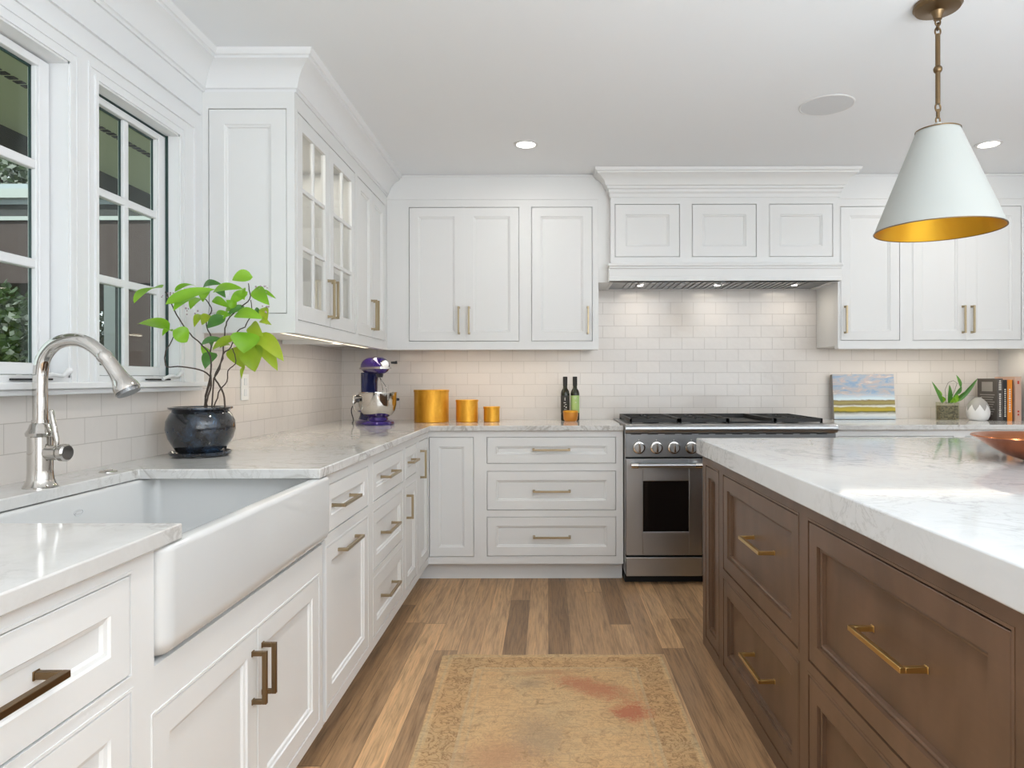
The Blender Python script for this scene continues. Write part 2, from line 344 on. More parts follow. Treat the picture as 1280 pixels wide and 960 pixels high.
# ------------------------------------------------------------------ mesh helpers
ORG = {}
class MB:
    def __init__(s, mp=None): s.bm = bmesh.new(); s.mp = mp or (lambda u, w, v: (u, w, v))
    def V(s, p): return s.bm.verts.new(s.mp(*p))
    def box(s, a0, a1, b0, b1, c0, c1):
        v = [s.V((x, y, z)) for x in (a0, a1) for y in (b0, b1) for z in (c0, c1)]
        for f in ((0,1,3,2),(4,6,7,5),(0,4,5,1),(2,3,7,6),(0,2,6,4),(1,5,7,3)): s.bm.faces.new([v[i] for i in f])
        return s
    def rings(s, loops, cap0=True, cap1=True, close=True):
        L = [[s.V(p) for p in lp] for lp in loops]
        n = len(L[0])
        for a, b in zip(L, L[1:]):
            for i in range(n if close else n-1):
                s.bm.faces.new((a[i], a[(i+1) % n], b[(i+1) % n], b[i]))
        if cap0: s.bm.faces.new(L[0])
        if cap1: s.bm.faces.new(L[-1])
        return s
    def lathe(s, prof, c=(0,0,0), seg=32, axis='z', cap0=True, cap1=True, sx=1, sy=1):
        loops = []
        for r, h in prof:
            r = max(r, 1e-4); lp = []
            for i in range(seg):
                a = 2*PI*i/seg; x, y = r*math.cos(a)*sx, r*math.sin(a)*sy
                p = {'z': (x, y, h), 'x': (h, x, y), 'y': (x, h, y)}[axis]
                lp.append((c[0]+p[0], c[1]+p[1], c[2]+p[2]))
            loops.append(lp)
        return s.rings(loops, cap0, cap1)
    def tube(s, pts, r, seg=12, cap=True):
        P = [Vector(p) for p in pts]; R = r if isinstance(r, (list, tuple)) else [r]*len(P)
        loops = []; up = None
        for i, p in enumerate(P):
            t = (P[min(i+1, len(P)-1)]-P[max(i-1, 0)]).normalized()
            if up is None:
                up = t.orthogonal().normalized()
            up = (up-t*up.dot(t)).normalized(); sd = t.cross(up)
            loops.append([tuple(p+(up*math.cos(2*PI*k/seg)+sd*math.sin(2*PI*k/seg))*R[i]) for k in range(seg)])
        return s.rings(loops, cap, cap)
    def prism(s, poly, z0, z1):
        return s.rings([[(x, y, z0) for x, y in poly], [(x, y, z1) for x, y in poly]])
    def ball(s, c, r, seg=16, sz=1.0):
        n = seg//2
        prof = [(r*math.sin(PI*i/n), -r*sz*math.cos(PI*i/n)) for i in range(n+1)]
        return s.lathe(prof, c, seg)
    def rect_loops(s, u0, u1, v0, v1, steps, cap0=True):
        """concentric rectangles: steps = [(inset, w), ...] in a face map (u, w, v)"""
        loops = [[(u0+i, w_, v0+i), (u1-i, w_, v0+i), (u1-i, w_, v1-i), (u0+i, w_, v1-i)] for i, w_ in steps]
        return s.rings(loops, cap0, True)
    def build(s, name, m, parent=None, bevel=0.0, smooth=False, org=None, seg=2, sub=0, angle=40):
        bm = s.bm
        bmesh.ops.recalc_face_normals(bm, faces=bm.faces)
        o3 = Vector(org) if org is not None else (ORG.get(parent.name, Vector()) if parent else None)
        if o3 is None:
            xs = [v.co for v in bm.verts]
            o3 = Vector(((min(v.x for v in xs)+max(v.x for v in xs))/2, (min(v.y for v in xs)+max(v.y for v in xs))/2, min(v.z for v in xs)))
        bmesh.ops.translate(bm, verts=bm.verts, vec=-o3)
        me = bpy.data.meshes.new(name); bm.to_mesh(me); bm.free()
        me.materials.append(m)
        o = bpy.data.objects.new(name, me); COL.objects.link(o)
        if parent: o.parent = parent
        else: o.location = o3
        ORG[o.name] = o3
        if smooth:
            for p in me.polygons: p.use_smooth = True
            try: me.set_sharp_from_angle(angle=math.radians(angle))
            except Exception: pass
        if sub:
            md = o.modifiers.new('sub', 'SUBSURF'); md.levels = sub; md.render_levels = sub
        if bevel:
            md = o.modifiers.new('bevel', 'BEVEL'); md.width = bevel; md.segments = seg; md.limit_method = 'ANGLE'; md.angle_limit = math.radians(35)
            md.harden_normals = False
            for p in me.polygons: p.use_smooth = True
            try: me.set_sharp_from_angle(angle=math.radians(40))
            except Exception: pass
        return o
def tag(o, label, cat=None, group=None, kind=None):
    if label: o['label'] = label
    if cat: o['category'] = cat
    if group: o['group'] = group
    if kind: o['kind'] = kind
    return o
def thing(name, label, cat, loc, group=None, rz=0, local=False):
    o = bpy.data.objects.new(name, None); COL.objects.link(o); o.empty_display_size = 0.05
    o.location = loc; o.rotation_euler = (0, 0, rz)
    ORG[o.name] = Vector() if local else Vector(loc)
    return tag(o, label, cat, group)
def struct(o): o['kind'] = 'structure'; return o
def copy_tree(o, parent=None):
    c = o.copy(); COL.objects.link(c)
    if parent: c.parent = parent
    for ch in list(o.children): copy_tree(ch, c)
    return c
def FB(Y0): return lambda u, w_, v: (u, Y0-w_, v)       # faces the camera
def FL(X0): return lambda u, w_, v: (X0+w_, u, v)       # faces right (+X)
def FI(X0): return lambda u, w_, v: (X0-w_, u, v)       # faces left (-X)
def P(px, py, D): return Vector(((px-VX)*D/F, D, H-(py-VY)*D/F))

def grid_boxes(mb, U0, U1, V0, V1, w0, w1, holes):
    us = sorted(set([U0, U1]+[h[0] for h in holes]+[h[1] for h in holes]))
    for a, b in zip(us, us[1:]):
        if a < U0-1e-6 or b > U1+1e-6 or b-a < 1e-6: continue
        hs = sorted([h for h in holes if h[0] <= a+1e-6 and h[1] >= b-1e-6], key=lambda h: h[2])
        v = V0
        for h in hs:
            if h[2]-v > 1e-6: mb.box(a, b, w0, w1, v, h[2])
            v = h[3]
        if V1-v > 1e-6: mb.box(a, b, w0, w1, v, V1)
    return mb
def frame_mesh(mp, U0, U1, V0, V1, holes, bead=0.005, carc=None):
    mb = MB(mp); grid_boxes(mb, U0, U1, V0, V1, -0.050, 0, holes)
    for (a, b, c, d) in holes:
        e = bead
        if e:
            mb.box(a-e, b+e, 0, 0.0014, d, d+e); mb.box(a-e, b+e, 0, 0.0014, c-e, c)
            mb.box(a-e, a, 0, 0.0014, c, d); mb.box(b, b+e, 0, 0.0014, c, d)
    if carc: mb.box(*carc)
    return mb
G = 0.0027
def panel(mp, o, rail, m, parent, name, label=None, deep=0.011, G=G):
    a, b, c, d = o
    rl = rail
    st = [(0, -0.048), (0, -0.0015), (0.0015, 0), (rl, 0), (rl+0.003, -0.004), (rl+0.010, -0.006), (rl+0.013, -deep)] if G < 0.004 else [(0, -0.048), (0, -0.0015), (0.0015, 0), (rl, 0), (rl+0.001, -0.009), (rl+0.008, -0.007), (rl+0.013, -0.009), (rl+0.0145, -deep)]
    mb = MB(mp).rect_loops(a+G, b-G, c+G, d-G, st)
    ob = mb.build(name, m, parent)
    if label: ob['label'] = label
    return ob
def handle(mp, uc, vc, L, vert, m, parent, base=-0.011, label=None, t=0.0105, name='handle'):
    mb = MB(mp); h = L/2
    def bx(a0, a1, w0, w1, c0, c1):
        if vert: mb.box(uc+c0, uc+c1, w0, w1, vc+a0, vc+a1)
        else: mb.box(uc+a0, uc+a1, w0, w1, vc+c0, vc+c1)
    k = t/2
    bx(-h, h, 0.024, 0.035, -k, k)
    for s in (-1, 1):
        x = s*(h-k)
        bx(x-k, x+k, base, 0.024, -k, k)
        bx(x-k-0.0015, x+k+0.0015, base, base+0.003 if base > -0.005 else base+0.002, -k-0.0015, k+0.0015)
    ob = mb.build(name, m, parent, bevel=0.0012)
    if label: ob['label'] = label
    return ob
# ------------------------------------------------------------------ room shell
XL, YB, ZC, XR = -1.40, 4.636, 2.475, 3.06
ZT = 0.918                       # counter top height
struct(MB().box(-1.55, 4.75, -4.05, 4.8, -0.12, 0).build('floor', M['floor'], org=(0, 0, 0)))
struct(MB().box(-1.55, 4.75, -4.05, 4.8, ZC, ZC+0.1).build('ceiling', M['ceil'], org=(0, 0, ZC)))
struct(MB().box(-1.55, 4.75, YB, YB+0.15, 0, ZC).build('wall_back', M['tile_x'], org=(0, 0, 0)))
WIN = [(1.485, 1.947, 1.195, 2.095), (2.068, 2.53, 1.195, 2.095)]
wl = MB(FL(XL)); grid_boxes(wl, -4.0, YB, 0, ZC, -0.058, 0, WIN)
struct(wl.build('wall_left', M['tile_y'], org=(0, 0, 0)))
struct(MB().box(4.6, 4.75, -4.0, 4.8, 0, ZC).build('wall_right', M['wall']))
struct(MB().box(-1.4, 4.6, -4.05, -3.95, 0, ZC).build('wall_near', M['wall']))
struct(MB().box(XR, XR+0.12, 3.80, YB, 0, ZC).build('wall_alcove', M['wall']))
# painted wall board above the sill, between crown and windows
tb = MB(FL(XL)); grid_boxes(tb, -3.95, 2.735, 1.16, ZC, 0.0, 0.022, WIN)
struct(tb.build('trim_1', M['trim']))
# window casings
cas = MB(FL(-1.378))
grid_boxes(cas, 1.37, 2.646, 1.18, 2.175, 0, 0.013, WIN)
for (a, b, c, d) in WIN:
    for (s0, s1, t) in ((0.0, 0.012, 0.019), (0.03, 0.04, 0.016)):
        cas.box(a-s1, a-s0, 0.013, t, 1.181, d+s0); cas.box(b+s0, b+s1, 0.013, t, 1.181, d+s0)
        cas.box(a-s1, b+s1, 0.013, t, d+s0, d+s1)
cas.box(1.37, 2.646, 0.013, 0.020, 2.160, 2.175); cas.box(2.631, 2.646, 0.013, 0.020, 1.18, 2.160); cas.box(1.37, 1.385, 0.013, 0.02, 1.18, 2.160)
cas.box(-3.9, 2.70, 0, 0.010, 2.235, 2.243)
struct(cas.build('trim_2', M['trim']))
st = MB(FL(XL)); st.box(1.30, 2.70, 0.0, 0.062, 1.163, 1.182); st.box(1.32, 2.68, 0.0, 0.045, 1.147, 1.163)
st.box(-3.9, 1.30, 0.0, 0.03, 1.147, 1.182)
struct(st.build('trim_3', M['trim'], bevel=0.003))
CROWN = [(0, 2.338), (0.008, 2.338), (0.008, 2.350), (0.015, 2.353), (0.018, 2.366), (0.026, 2.388), (0.042, 2.413), (0.064, 2.432), (0.084, 2.441), (0.084, 2.450), (0.092, 2.453), (0.098, 2.463), (0.101, 2.4749), (0, 2.4749)]
def sweep(path, prof, side=1):
    """path in XY, profile (out, z); out is to the right of travel * side"""
    mb = MB(); P2 = [Vector(p) for p in path]; loops = []
    for i, p in enumerate(P2):
        ns = []
        for a, b in ((i-1, i), (i, i+1)):
            if 0 <= a and b < len(P2):
                d = (P2[b]-P2[a]).normalized(); ns.append(Vector((d.y, -d.x))*side)
        n = sum(ns, Vector((0, 0))); n.normalize(); n = n/ max(0.3, n.dot(ns[0]))
        loops.append([(p.x+n.x*o, p.y+n.y*o, z) for o, z in prof])
    mb.rings(loops); return mb
struct(sweep([(-1.378, -3.9), (-1.378, 2.737), (-1.012, 2.737), (-1.012, 4.284)], CROWN).build('trim_4', M['trim'], smooth=True, angle=25))

# windows
def window(n, hole, label):
    a, b, c, d = hole
    w_ = struct(bpy.data.objects.new(n, None)); COL.objects.link(w_); w_.location = (-1.43, (a+b)/2, c); ORG[w_.name] = Vector(w_.location)
    jb = MB(FL(XL))
    jb.box(a, a+0.006, -0.06, 0.036, c, d); jb.box(b-0.006, b, -0.06, 0.036, c, d); jb.box(a, b, -0.06, 0.036, d-0.006, d); jb.box(a, b, -0.06, 0.036, c, c+0.006)
    jb.build('jamb', M['trim'], w_)
    ws = MB(FL(XL)); e = 0.006
    if n == 'window_2': ws.box(b-e-0.003, b-e, -0.012, -0.003, c+e, d-e)
    if n == 'window_2': ws.box(a+e, b-e, -0.03, -0.010, d-e-0.004, d-e)
    qx0, qx1, qz0, qz1 = a+0.048, b-0.050, c+0.040, d-0.035
    for kx in (qx0+0.008, (qx0+qx1)/2-0.0165, (qx0+qx1)/2+0.013, qx1-0.0115): ws.box(kx, kx+0.0035, -0.035, -0.029, qz0, qz1)
    ws.box(qx0, qx1, -0.035, -0.029, qz1-0.006, qz1)
    ws.build('weatherstrip', M['pane_dark'], w_)
    gx0, gx1, gz0, gz1 = a+0.048, b-0.050, c+0.040, d-0.035
    sash = MB(FL(XL)); grid_boxes(sash, a+0.008, b-0.012, c+0.008, d-0.012, -0.042, -0.012, [(gx0, gx1, gz0, gz1)])
    sash.box(gx0, gx0+0.008, -0.040, -0.016, gz0, gz1); sash.box(gx1-0.008, gx1, -0.040, -0.016, gz0, gz1)
    sa = sash.build('sash', M['trim'], w_, bevel=0.002)
    mu = MB(FL(XL)); um = (gx0+gx1)/2
    mu.box(um-0.013, um+0.013, -0.040, -0.018, gz0, gz1)
    for i in (1, 2):
        z = gz0+(gz1-gz0)*i/3; mu.box(gx0, gx1, -0.0395, -0.0175, z-0.013, z+0.013)
    mu.build('muntin', M['trim'], sa, bevel=0.003)
    MB(FL(XL)).box(gx0, gx1, -0.034, -0.031, gz0, gz1).build('pane', M['glass'], sa)
    MB(FL(XL)).tube([(b-0.14, 0.05, c-0.004), (b-0.10, 0.056, c+0.008), (b-0.06, 0.058, c+0.004), (b-0.03, 0.058, c+0.02)], [0.006, 0.006, 0.005, 0.009]).build('window_crank', M['trim'], w_, smooth=True)
    MB(FL(XL)).box(b-0.22, b-0.08, 0.0365, 0.046, c-0.008, c-0.003).build('crank_slot', M['gap'], w_)
    return w_
window('window_1', WIN[0], ''); window('window_2', WIN[1], '')

# ------------------------------------------------------------------ base cabinets
BK, FX = 0.105, -0.705          # toe height, left face
BT = 0.8875
FY = 4.01
WH = M['paint']
fl = FL(FX); fb = FB(FY)
Z1, Z2, Z3 = (0.694, 0.851), (0.416, 0.654), (0.146, 0.383)
def toe(mp, u0, u1, t):
    MB(mp).box(u0, u1, -0.085, -0.07, 0.0, BK).build('toe_kick', WH, t)
def base_left(label, u0, u1, fronts, cat='cabinet', name='base_cabinet', top=BT, extra=None):
    """fronts: (kind, u0,u1,v0,v1, handle(u,v,vert,len))"""
    t = thing(name, label, cat, (FX-0.32, (u0+u1)/2, 0))
    holes = [f[1:5] for f in fronts]
    carc = (u0, u1, -0.685, -0.049, BK, top)
    mb = frame_mesh(fl, u0, u1, BK, BT, holes, carc=None)
    mb.box(u0, u1, -0.685, -0.049, BK, top)
    mb.build('cabinet_body', WH, t, bevel=0)
    toe(fl, u0, u1, t)
    for f in fronts:
        p = panel(fl, f[1:5], 0.05, WH, t, f[0])
        for hd in f[5]:
            handle(fl, *hd[:2], hd[3], hd[2], hd[4] if len(hd) > 4 else M['bronze'], p, label='bronze bar handle')
    return t
LB = M['bronze_lt']
base_left('white drawer cabinet at the near end of the sink run, partly out of frame', -0.25, 0.50,
    [('drawer', -0.21, 0.46, *Z1, [(0.125, 0.772, False, 0.22)]), ('drawer', -0.21, 0.46, *Z2, [(0.125, 0.535, False, 0.22)]), ('drawer', -0.21, 0.46, *Z3, [(0.125, 0.265, False, 0.22)])])
base_left('white drawer cabinet under the near counter, left of the farmhouse sink', 0.50, 1.186,
    [('drawer', 0.535, 1.152, 0.687, 0.8595, [(0.845, 0.775, False, 0.225)]), ('drawer', 0.535, 1.152, 0.400, 0.661, [(0.845, 0.53, False, 0.225)]), ('drawer', 0.535, 1.152, 0.146, 0.374, [(0.845, 0.26, False, 0.225)])])
# sink base: body lower than the sink
t = thing('sink_cabinet', 'white two-door cabinet beneath the farmhouse sink, with paired bronze handles', 'cabinet', (FX-0.32, 1.655, 0))
u0, u1 = 1.186, 2.130
holes = [(1.215, 1.6525, 0.143, 0.588), (1.6525, 2.095, 0.143, 0.588)]
mb = MB(fl); grid_boxes(mb, u0, u1, BK, 0.6745, -0.050, 0, [(1.215, 2.095, 0.143, 0.588)])
mb.box(u0, 1.2195, -0.050, 0, 0.6745, BT)
e = 0.005
mb.box(1.21, 2.10, 0, 0.0022, 0.588, 0.593); mb.box(1.21, 2.10, 0, 0.0022, 0.138, 0.143); mb.box(1.21, 1.215, 0, 0.0022, 0.143, 0.588); mb.box(2.095, 2.10, 0, 0.0022, 0.143, 0.588)
mb.box(u0, u1, -0.685, -0.049, BK, 0.62)
mb.box(u0, 1.2195, -0.685, -0.049, 0.62, BT)
mb.build('cabinet_body', WH, t); toe(fl, u0, u1, t)
for i, h in enumerate(holes):
    p = panel(fl, h, 0.052, WH, t, 'door')
    handle(fl, 1.6525+(-0.028 if i == 0 else 0.028), 0.478, 0.125, True, M['bronze'], p, base=0.0, label='bronze bar handle')
base_left('white pull-out cabinet between the sink and the three-drawer stack, one drawer above a tall panel', 2.1575, 2.705,
    [('drawer', 2.167, 2.669, *Z1, [(2.36, 0.772, False, 0.21, LB)]), ('pull_out_door', 2.167, 2.669, 0.143, 0.654, [(2.39, 0.618, False, 0.21, LB)])], name='pull_out_cabinet')
base_left('white three-drawer stack on the left run, midway between sink and corner', 2.705, 3.335,
    [('drawer', 2.746, 3.305, *Z1, [(3.02, 0.772, False, 0.21, LB)]), ('drawer', 2.746, 3.305, *Z2, [(3.02, 0.535, False, 0.21, LB)]), ('drawer', 2.746, 3.305, *Z3, [(3.02, 0.265, False, 0.21, LB)])], name='drawer_cabinet')
base_left('narrow white cabinet with small drawer over a slim door, just before the corner', 3.335, 3.69,
    [('drawer', 3.37, 3.652, *Z1, [(3.50, 0.772, False, 0.15, LB)]), ('door', 3.37, 3.652, 0.146, 0.654, [(3.40, 0.555, True, 0.12, LB)])], name='narrow_cabinet')
# corner cabinet
t = thing('corner_cabinet', 'white corner cabinet with a folding door of two leaves meeting at right angles', 'cabinet', (-1.05, 4.3, 0))
mb = frame_mesh(fl, 3.69, FY, BK, BT, [(3.735, FY-0.004, 0.146, 0.851)], bead=0)
mb.box(3.69, 4.62, -0.685, -0.049, BK, BT); mb.build('cabinet_body', WH, t)
mb = frame_mesh(fb, FX, -0.40, BK, BT, [(FX+0.004, -0.437, 0.146, 0.851)], bead=0)
mb.box(FX-0.02, -0.40, -0.60, -0.049, BK, BT); mb.build('cabinet_body', WH, t)
toe(fl, 3.69, 4.08, t); toe(fb, -0.79, -0.40, t)
p = panel(fl, (3.735, FY-0.005, 0.146, 0.851), 0.052, WH, t, 'door')
handle(fl, 3.765, 0.722, 0.155, True, LB, p, base=0.0, label='bronze bar handle')
panel(fb, (FX+0.005, -0.437, 0.146, 0.851), 0.054, WH, t, 'door')
# back run drawers
def base_back(label, u0, u1, fronts, name='base_cabinet', toe_on=True):
    t = thing(name, label, 'cabinet', ((u0+u1)/2, FY+0.3, 0))
    mb = frame_mesh(fb, u0, u1, BK, BT, [f[1:5] for f in fronts])
    mb.box(u0, u1, -0.61, -0.049, BK, BT); mb.build('cabinet_body', WH, t)
    toe(fb, u0, u1, t)
    for f in fronts:
        p = panel(fb, f[1:5], 0.052, WH, t, f[0])
        for hd in f[5]: handle(fb, *hd[:2], hd[3], hd[2], LB, p, label='bronze bar handle')
    return t
base_back('white three-drawer cabinet on the back wall directly left of the range', -0.40, 0.440,
    [('drawer', -0.3606, 0.3987, *Z1, [(0.019, 0.776, False, 0.22)]), ('drawer', -0.3606, 0.3987, 0.420, 0.651, [(0.021, 0.533, False, 0.22)]), ('drawer', -0.3606, 0.3987, 0.150, 0.382, [(0.021, 0.264, False, 0.22)])], name='drawer_cabinet')
base_back('white base cabinet on the back wall just right of the range, mostly behind the island', 1.670, 2.42,
    [('drawer', 1.70, 2.385, *Z1, [(2.04, 0.772, False, 0.22)]), ('door', 1.70, 2.0425, 0.146, 0.654, [(2.012, 0.57, True, 0.15)]), ('door', 2.0425, 2.385, 0.146, 0.654, [(2.073, 0.57, True, 0.15)])])
base_back('white base cabinet in the right end of the back wall, behind the copper bowl', 2.42, XR-0.002,
    [('drawer', 2.455, 3.02, *Z1, [(2.74, 0.772, False, 0.22)]), ('drawer', 2.455, 3.02, *Z2, [(2.74, 0.535, False, 0.22)]), ('drawer', 2.455, 3.02, *Z3, [(2.74, 0.265, False, 0.22)])])

# ------------------------------------------------------------------ countertops
poly = [(XL+0.001, -0.27), (-0.688, -0.27), (-0.688, 1.284), (-1.236, 1.284), (-1.236, 2.059), (-0.688, 2.059), (-0.688, 3.985), (0.441, 3.985), (0.441, YB-0.001), (XL+0.001, YB-0.001)]
tag(MB().prism(poly, ZT-0.03, ZT).build('countertop', M['marble'], bevel=0.003), 'white marble L-shaped countertop along the window wall and the back wall left of the range', 'countertop')
tag(MB().box(1.668, XR-0.001, 3.985, YB-0.001, ZT-0.03, ZT).build('countertop', M['marble'], bevel=0.003), 'short white marble countertop right of the range, under the landscape painting', 'countertop')

# ------------------------------------------------------------------ farmhouse sink
t = thing('farmhouse_sink', 'white fireclay farmhouse sink with a deep apron front set in the left counter', 'sink', (-0.97, 1.69, 0.68))
mb = MB()
X0, X1, Y0, Y1, zb, zt = -1.255, -0.683, 1.2225, 2.152, 0.677, 0.8865
def rr(x0, x1, y0, y1, z, r, n=6):
    pts = []
    for cx, cy, a0 in ((x1-r, y0+r, -90), (x1-r, y1-r, 0), (x0+r, y1-r, 90), (x0+r, y0+r, 180)):
        for i in range(n+1):
            a = math.radians(a0+90*i/n); pts.append((cx+r*math.cos(a), cy+r*math.sin(a), z))
    return pts
loops = []
for i in range(7):     # rounded underside
    a = PI/2*i/6; q = 0.042*(1-math.sin(a)); loops.append(rr(X0+q, X1-q, Y0+q, Y1-q, zb+0.042*(1-math.cos(a)), 0.030-q*0.5))
for i in range(6):
    a = PI/2*i/5; q = 0.012*(1-math.cos(a)); loops.append(rr(X0+q, X1-q, Y0+q, Y1-q, zt-0.012+0.012*math.sin(a), 0.030-q))
wl_ = 0.030
for i in range(5):
    a = PI/2*i/4; q = wl_-0.010+0.010*math.sin(a); loops.append(rr(X0+q, X1-q-0.012, Y0+q, Y1-q, zt-0.010*(1-math.cos(a)), 0.03))
for i in range(7):
    a = PI/2*i/6; q = wl_+0.03*(1-math.cos(a)); loops.append(rr(X0+q, X1-q-0.012, Y0+q, Y1-q, zb+0.025+0.03*(1-math.sin(a)), 0.03+0.002*i))
mb.rings(loops); mb.build('basin', M['ceramic'], t, smooth=True, angle=60)
MB().lathe([(0.045, 0.7025), (0.045, 0.705), (0.035, 0.7055), (0.03, 0.7035)], (-1.0, 1.69, 0)).build('drain', M['chrome'], t, smooth=True)
# small oval maker's mark ring on the rear inside wall
mb = MB(FL(X0+wl_+0.0005)); n = 28
loops = [[(1.78+0.018*s*math.cos(2*PI*i/n), w_, 0.842+0.008*s*math.sin(2*PI*i/n)) for i in range(n)] for s, w_ in ((1.0, 0), (1.0, 0.001), (0.86, 0.001), (0.86, 0))]
mb.rings(loops, False, False); mb.box(1.768, 1.792, 0, 0.001, 0.8405, 0.8435); mb.build('oval_mark', M['speaker'], t)

# ------------------------------------------------------------------ faucet
fx, fy = -1.274, 1.712
t = thing('faucet', 'polished nickel gooseneck faucet with side lever, standing behind the sink', 'faucet', (fx, fy, ZT))
MB().lathe([(0.038, ZT), (0.038, ZT+0.004), (0.033, ZT+0.010), (0.029, ZT+0.022), (0.0275, ZT+0.045), (0.0275, ZT+0.127), (0.031, ZT+0.130), (0.032, ZT+0.137), (0.029, ZT+0.142), (0.026, ZT+0.146), (0.022, ZT+0.158), (0.0185, ZT+0.162), (0.0185, ZT+0.170)], (fx, fy, 0)).build('faucet_body', M['chrome'], t, smooth=True, angle=35)
cpts = [(50, 540), (50, 500), (50, 475), (51, 460), (54, 447), (61, 436), (71, 428), (84, 424), (97, 424), (109, 428), (120, 435), (129, 444)]
def fpt(x, y): return (fx+(x-50)/496, fy, H-(y-475)/496)
def smooth_pts(pts, n=4):
    out = []
    P_ = [Vector(p) for p in pts]
    for i in range(len(P_)-1):
        p0 = P_[max(i-1, 0)]; p1 = P_[i]; p2 = P_[i+1]; p3 = P_[min(i+2, len(P_)-1)]
        for k in range(n):
            s = k/n
            out.append(0.5*((2*p1)+(-p0+p2)*s+(2*p0-5*p1+4*p2-p3)*s*s+(-p0+3*p1-3*p2+p3)*s**3))
    out.append(P_[-1]); return out
MB().tube(smooth_pts([fpt(*c) for c in cpts]), 0.0165, 24).build('spout', M['chrome'], t, smooth=True)
hp = smooth_pts([fpt(127, 441), fpt(137, 453), fpt(146, 466), fpt(153, 477), fpt(159, 487)], 4)
hr = [0.0165, 0.0185, 0.0185, 0.0168, 0.017, 0.0175, 0.018, 0.0185, 0.019, 0.02, 0.021, 0.023, 0.0255, 0.028, 0.030, 0.0305, 0.0305]
hd = MB().tube(hp, hr[:len(hp)], 24).build('spray_head', M['chrome'], t, smooth=True)
e0, e1 = Vector(fpt(158.2, 486)), Vector(fpt(160.5, 490.5))
MB().tube([e0, e1], 0.0270, 24).build('spray_face', M['steel_dark'], hd, smooth=True, angle=30)
MB().tube([Vector(fpt(140.5, 466)), Vector(fpt(143, 470)), Vector(fpt(145, 476))], [0.006, 0.007, 0.005]).build('spray_button', M['chrome'], hd, smooth=True)
hz = ZT+0.088; dv = Vector((1, -0.12, 0)).normalized()
c0 = Vector((fx, fy, hz))
lv = MB().tube([c0+dv*0.02, c0+dv*0.052, c0+dv*0.054, c0+dv*0.058, c0+dv*0.060, c0+dv*0.072, c0+dv*0.076], [0.019, 0.019, 0.016, 0.016, 0.022, 0.022, 0.018], 24).build('lever_hub', M['chrome'], t, smooth=True, angle=30)
b0 = c0+dv*0.048
MB().tube([b0+Vector((0, 0, 0.016)), b0+Vector((-0.003, 0, 0.035)), b0+Vector((-0.016, 0, 0.104)), b0+Vector((-0.0165, 0, 0.108))], [0.0035, 0.0065, 0.0058, 0.003]).build('lever', M['chrome'], lv, smooth=True)
tag(MB().lathe([(0.0, 0), (0.024, 0), (0.024, 0.002), (0.020, 0.005), (0.012, 0.0055), (0.011, 0.0075), (0.0001, 0.008)], (-1.290, 2.0, ZT), cap0=False).build('air_switch_button', M['chrome'], smooth=True), 'round nickel push button set in the marble behind the sink', 'button')

# ------------------------------------------------------------------ wall outlet
t = thing('wall_outlet', 'white double outlet plate on the tile wall right of the potted plant', 'outlet', (XL, 3.14, 1.155))
MB(FL(XL+0.0005)).box(3.105, 3.18, 0, 0.006, 1.095, 1.215).build('cover_plate', M['plastic'], t, bevel=0.002)
for z in (1.13, 1.18): MB(FL(XL+0.0005)).box(3.128, 3.157, 0.006, 0.009, z-0.016, z+0.016).build('socket', M['speaker'], t, bevel=0.001)

# ------------------------------------------------------------------ upper cabinets
UX, UYE, UF, UB = -1.01, 2.737, 4.286, 1.376
ful, fub = FL(UX), FB(UF)
DT, DB = 2.272, 1.429
HZ = 1.560
t = thing('glass_cabinet', 'white upper cabinet with two glazed six-pane doors, beside the window', 'cabinet', (UX-0.19, 3.16, UB))
g = [(2.757, 3.163, DB, DT), (3.163, 3.580, DB, DT)]
mb = frame_mesh(ful, UYE, 3.604, UB, ZC-0.002, [(2.757, 3.580, DB, DT)])
d0, d1 = -0.387, -0.021
mb.box(UYE, UYE+0.018, d0, d1, UB, ZC-0.002); mb.box(3.586, 3.604, d0, d1, UB, ZC-0.002)
mb.box(UYE+0.018, 3.586, d0, d1, UB+0.022, UB+0.05); mb.box(UYE+0.018, 3.586, d0, d1, DT, ZC-0.002); mb.box(UYE+0.018, 3.586, d0, d0+0.012, UB+0.05, DT)
mb.build('cabinet_body', WH, t)
for z in (1.71, 1.99): MB(ful).box(UYE+0.019, 3.585, d0+0.013, -0.04, z-0.004, z+0.004).build('shelf', M['cabglass'], t, )
panel(FB(UYE-0.012), (-1.355, -1.042, 1.452, DT), 0.06, WH, t, 'end_panel', label='recessed panel on the end facing the window')
ef = MB(FB(UYE)); grid_boxes(ef, -1.378, UX, UB, 2.338, 0.0, 0.012, [(-1.355, -1.042, 1.452, DT)]); ef.build('end_frame', WH, t)
for i, (a, b, c, d) in enumerate(g):
    mb = MB(ful); r = 0.058
    grid_boxes(mb, a+G, b-G, c+G, d-G, -0.020, 0, [(a+r, b-r, c+r+0.01, d-r-0.004)])
    dr = mb.build('door', WH, t, bevel=0.0015)
    mu = MB(ful); um = (a+b)/2; z0, z1 = c+r+0.01, d-r-0.004
    mu.box(um-0.009, um+0.009, -0.016, -0.003, z0, z1)
    for k in (1, 2):
        z = z0+(z1-z0)*k/3; mu.box(a+r, b-r, -0.0155, -0.0032, z-0.009, z+0.009)
    mu.build('muntin', WH, dr, bevel=0.002)
    MB(ful).box(a+r-0.004, b-r+0.004, -0.013, -0.011, z0-0.004, z1+0.004).build('pane', M['cabglass'], dr)
    handle(ful, 3.163+(-0.028 if i == 0 else 0.028), HZ, 0.175, True, LB, dr, base=0.0, label='bronze bar handle')
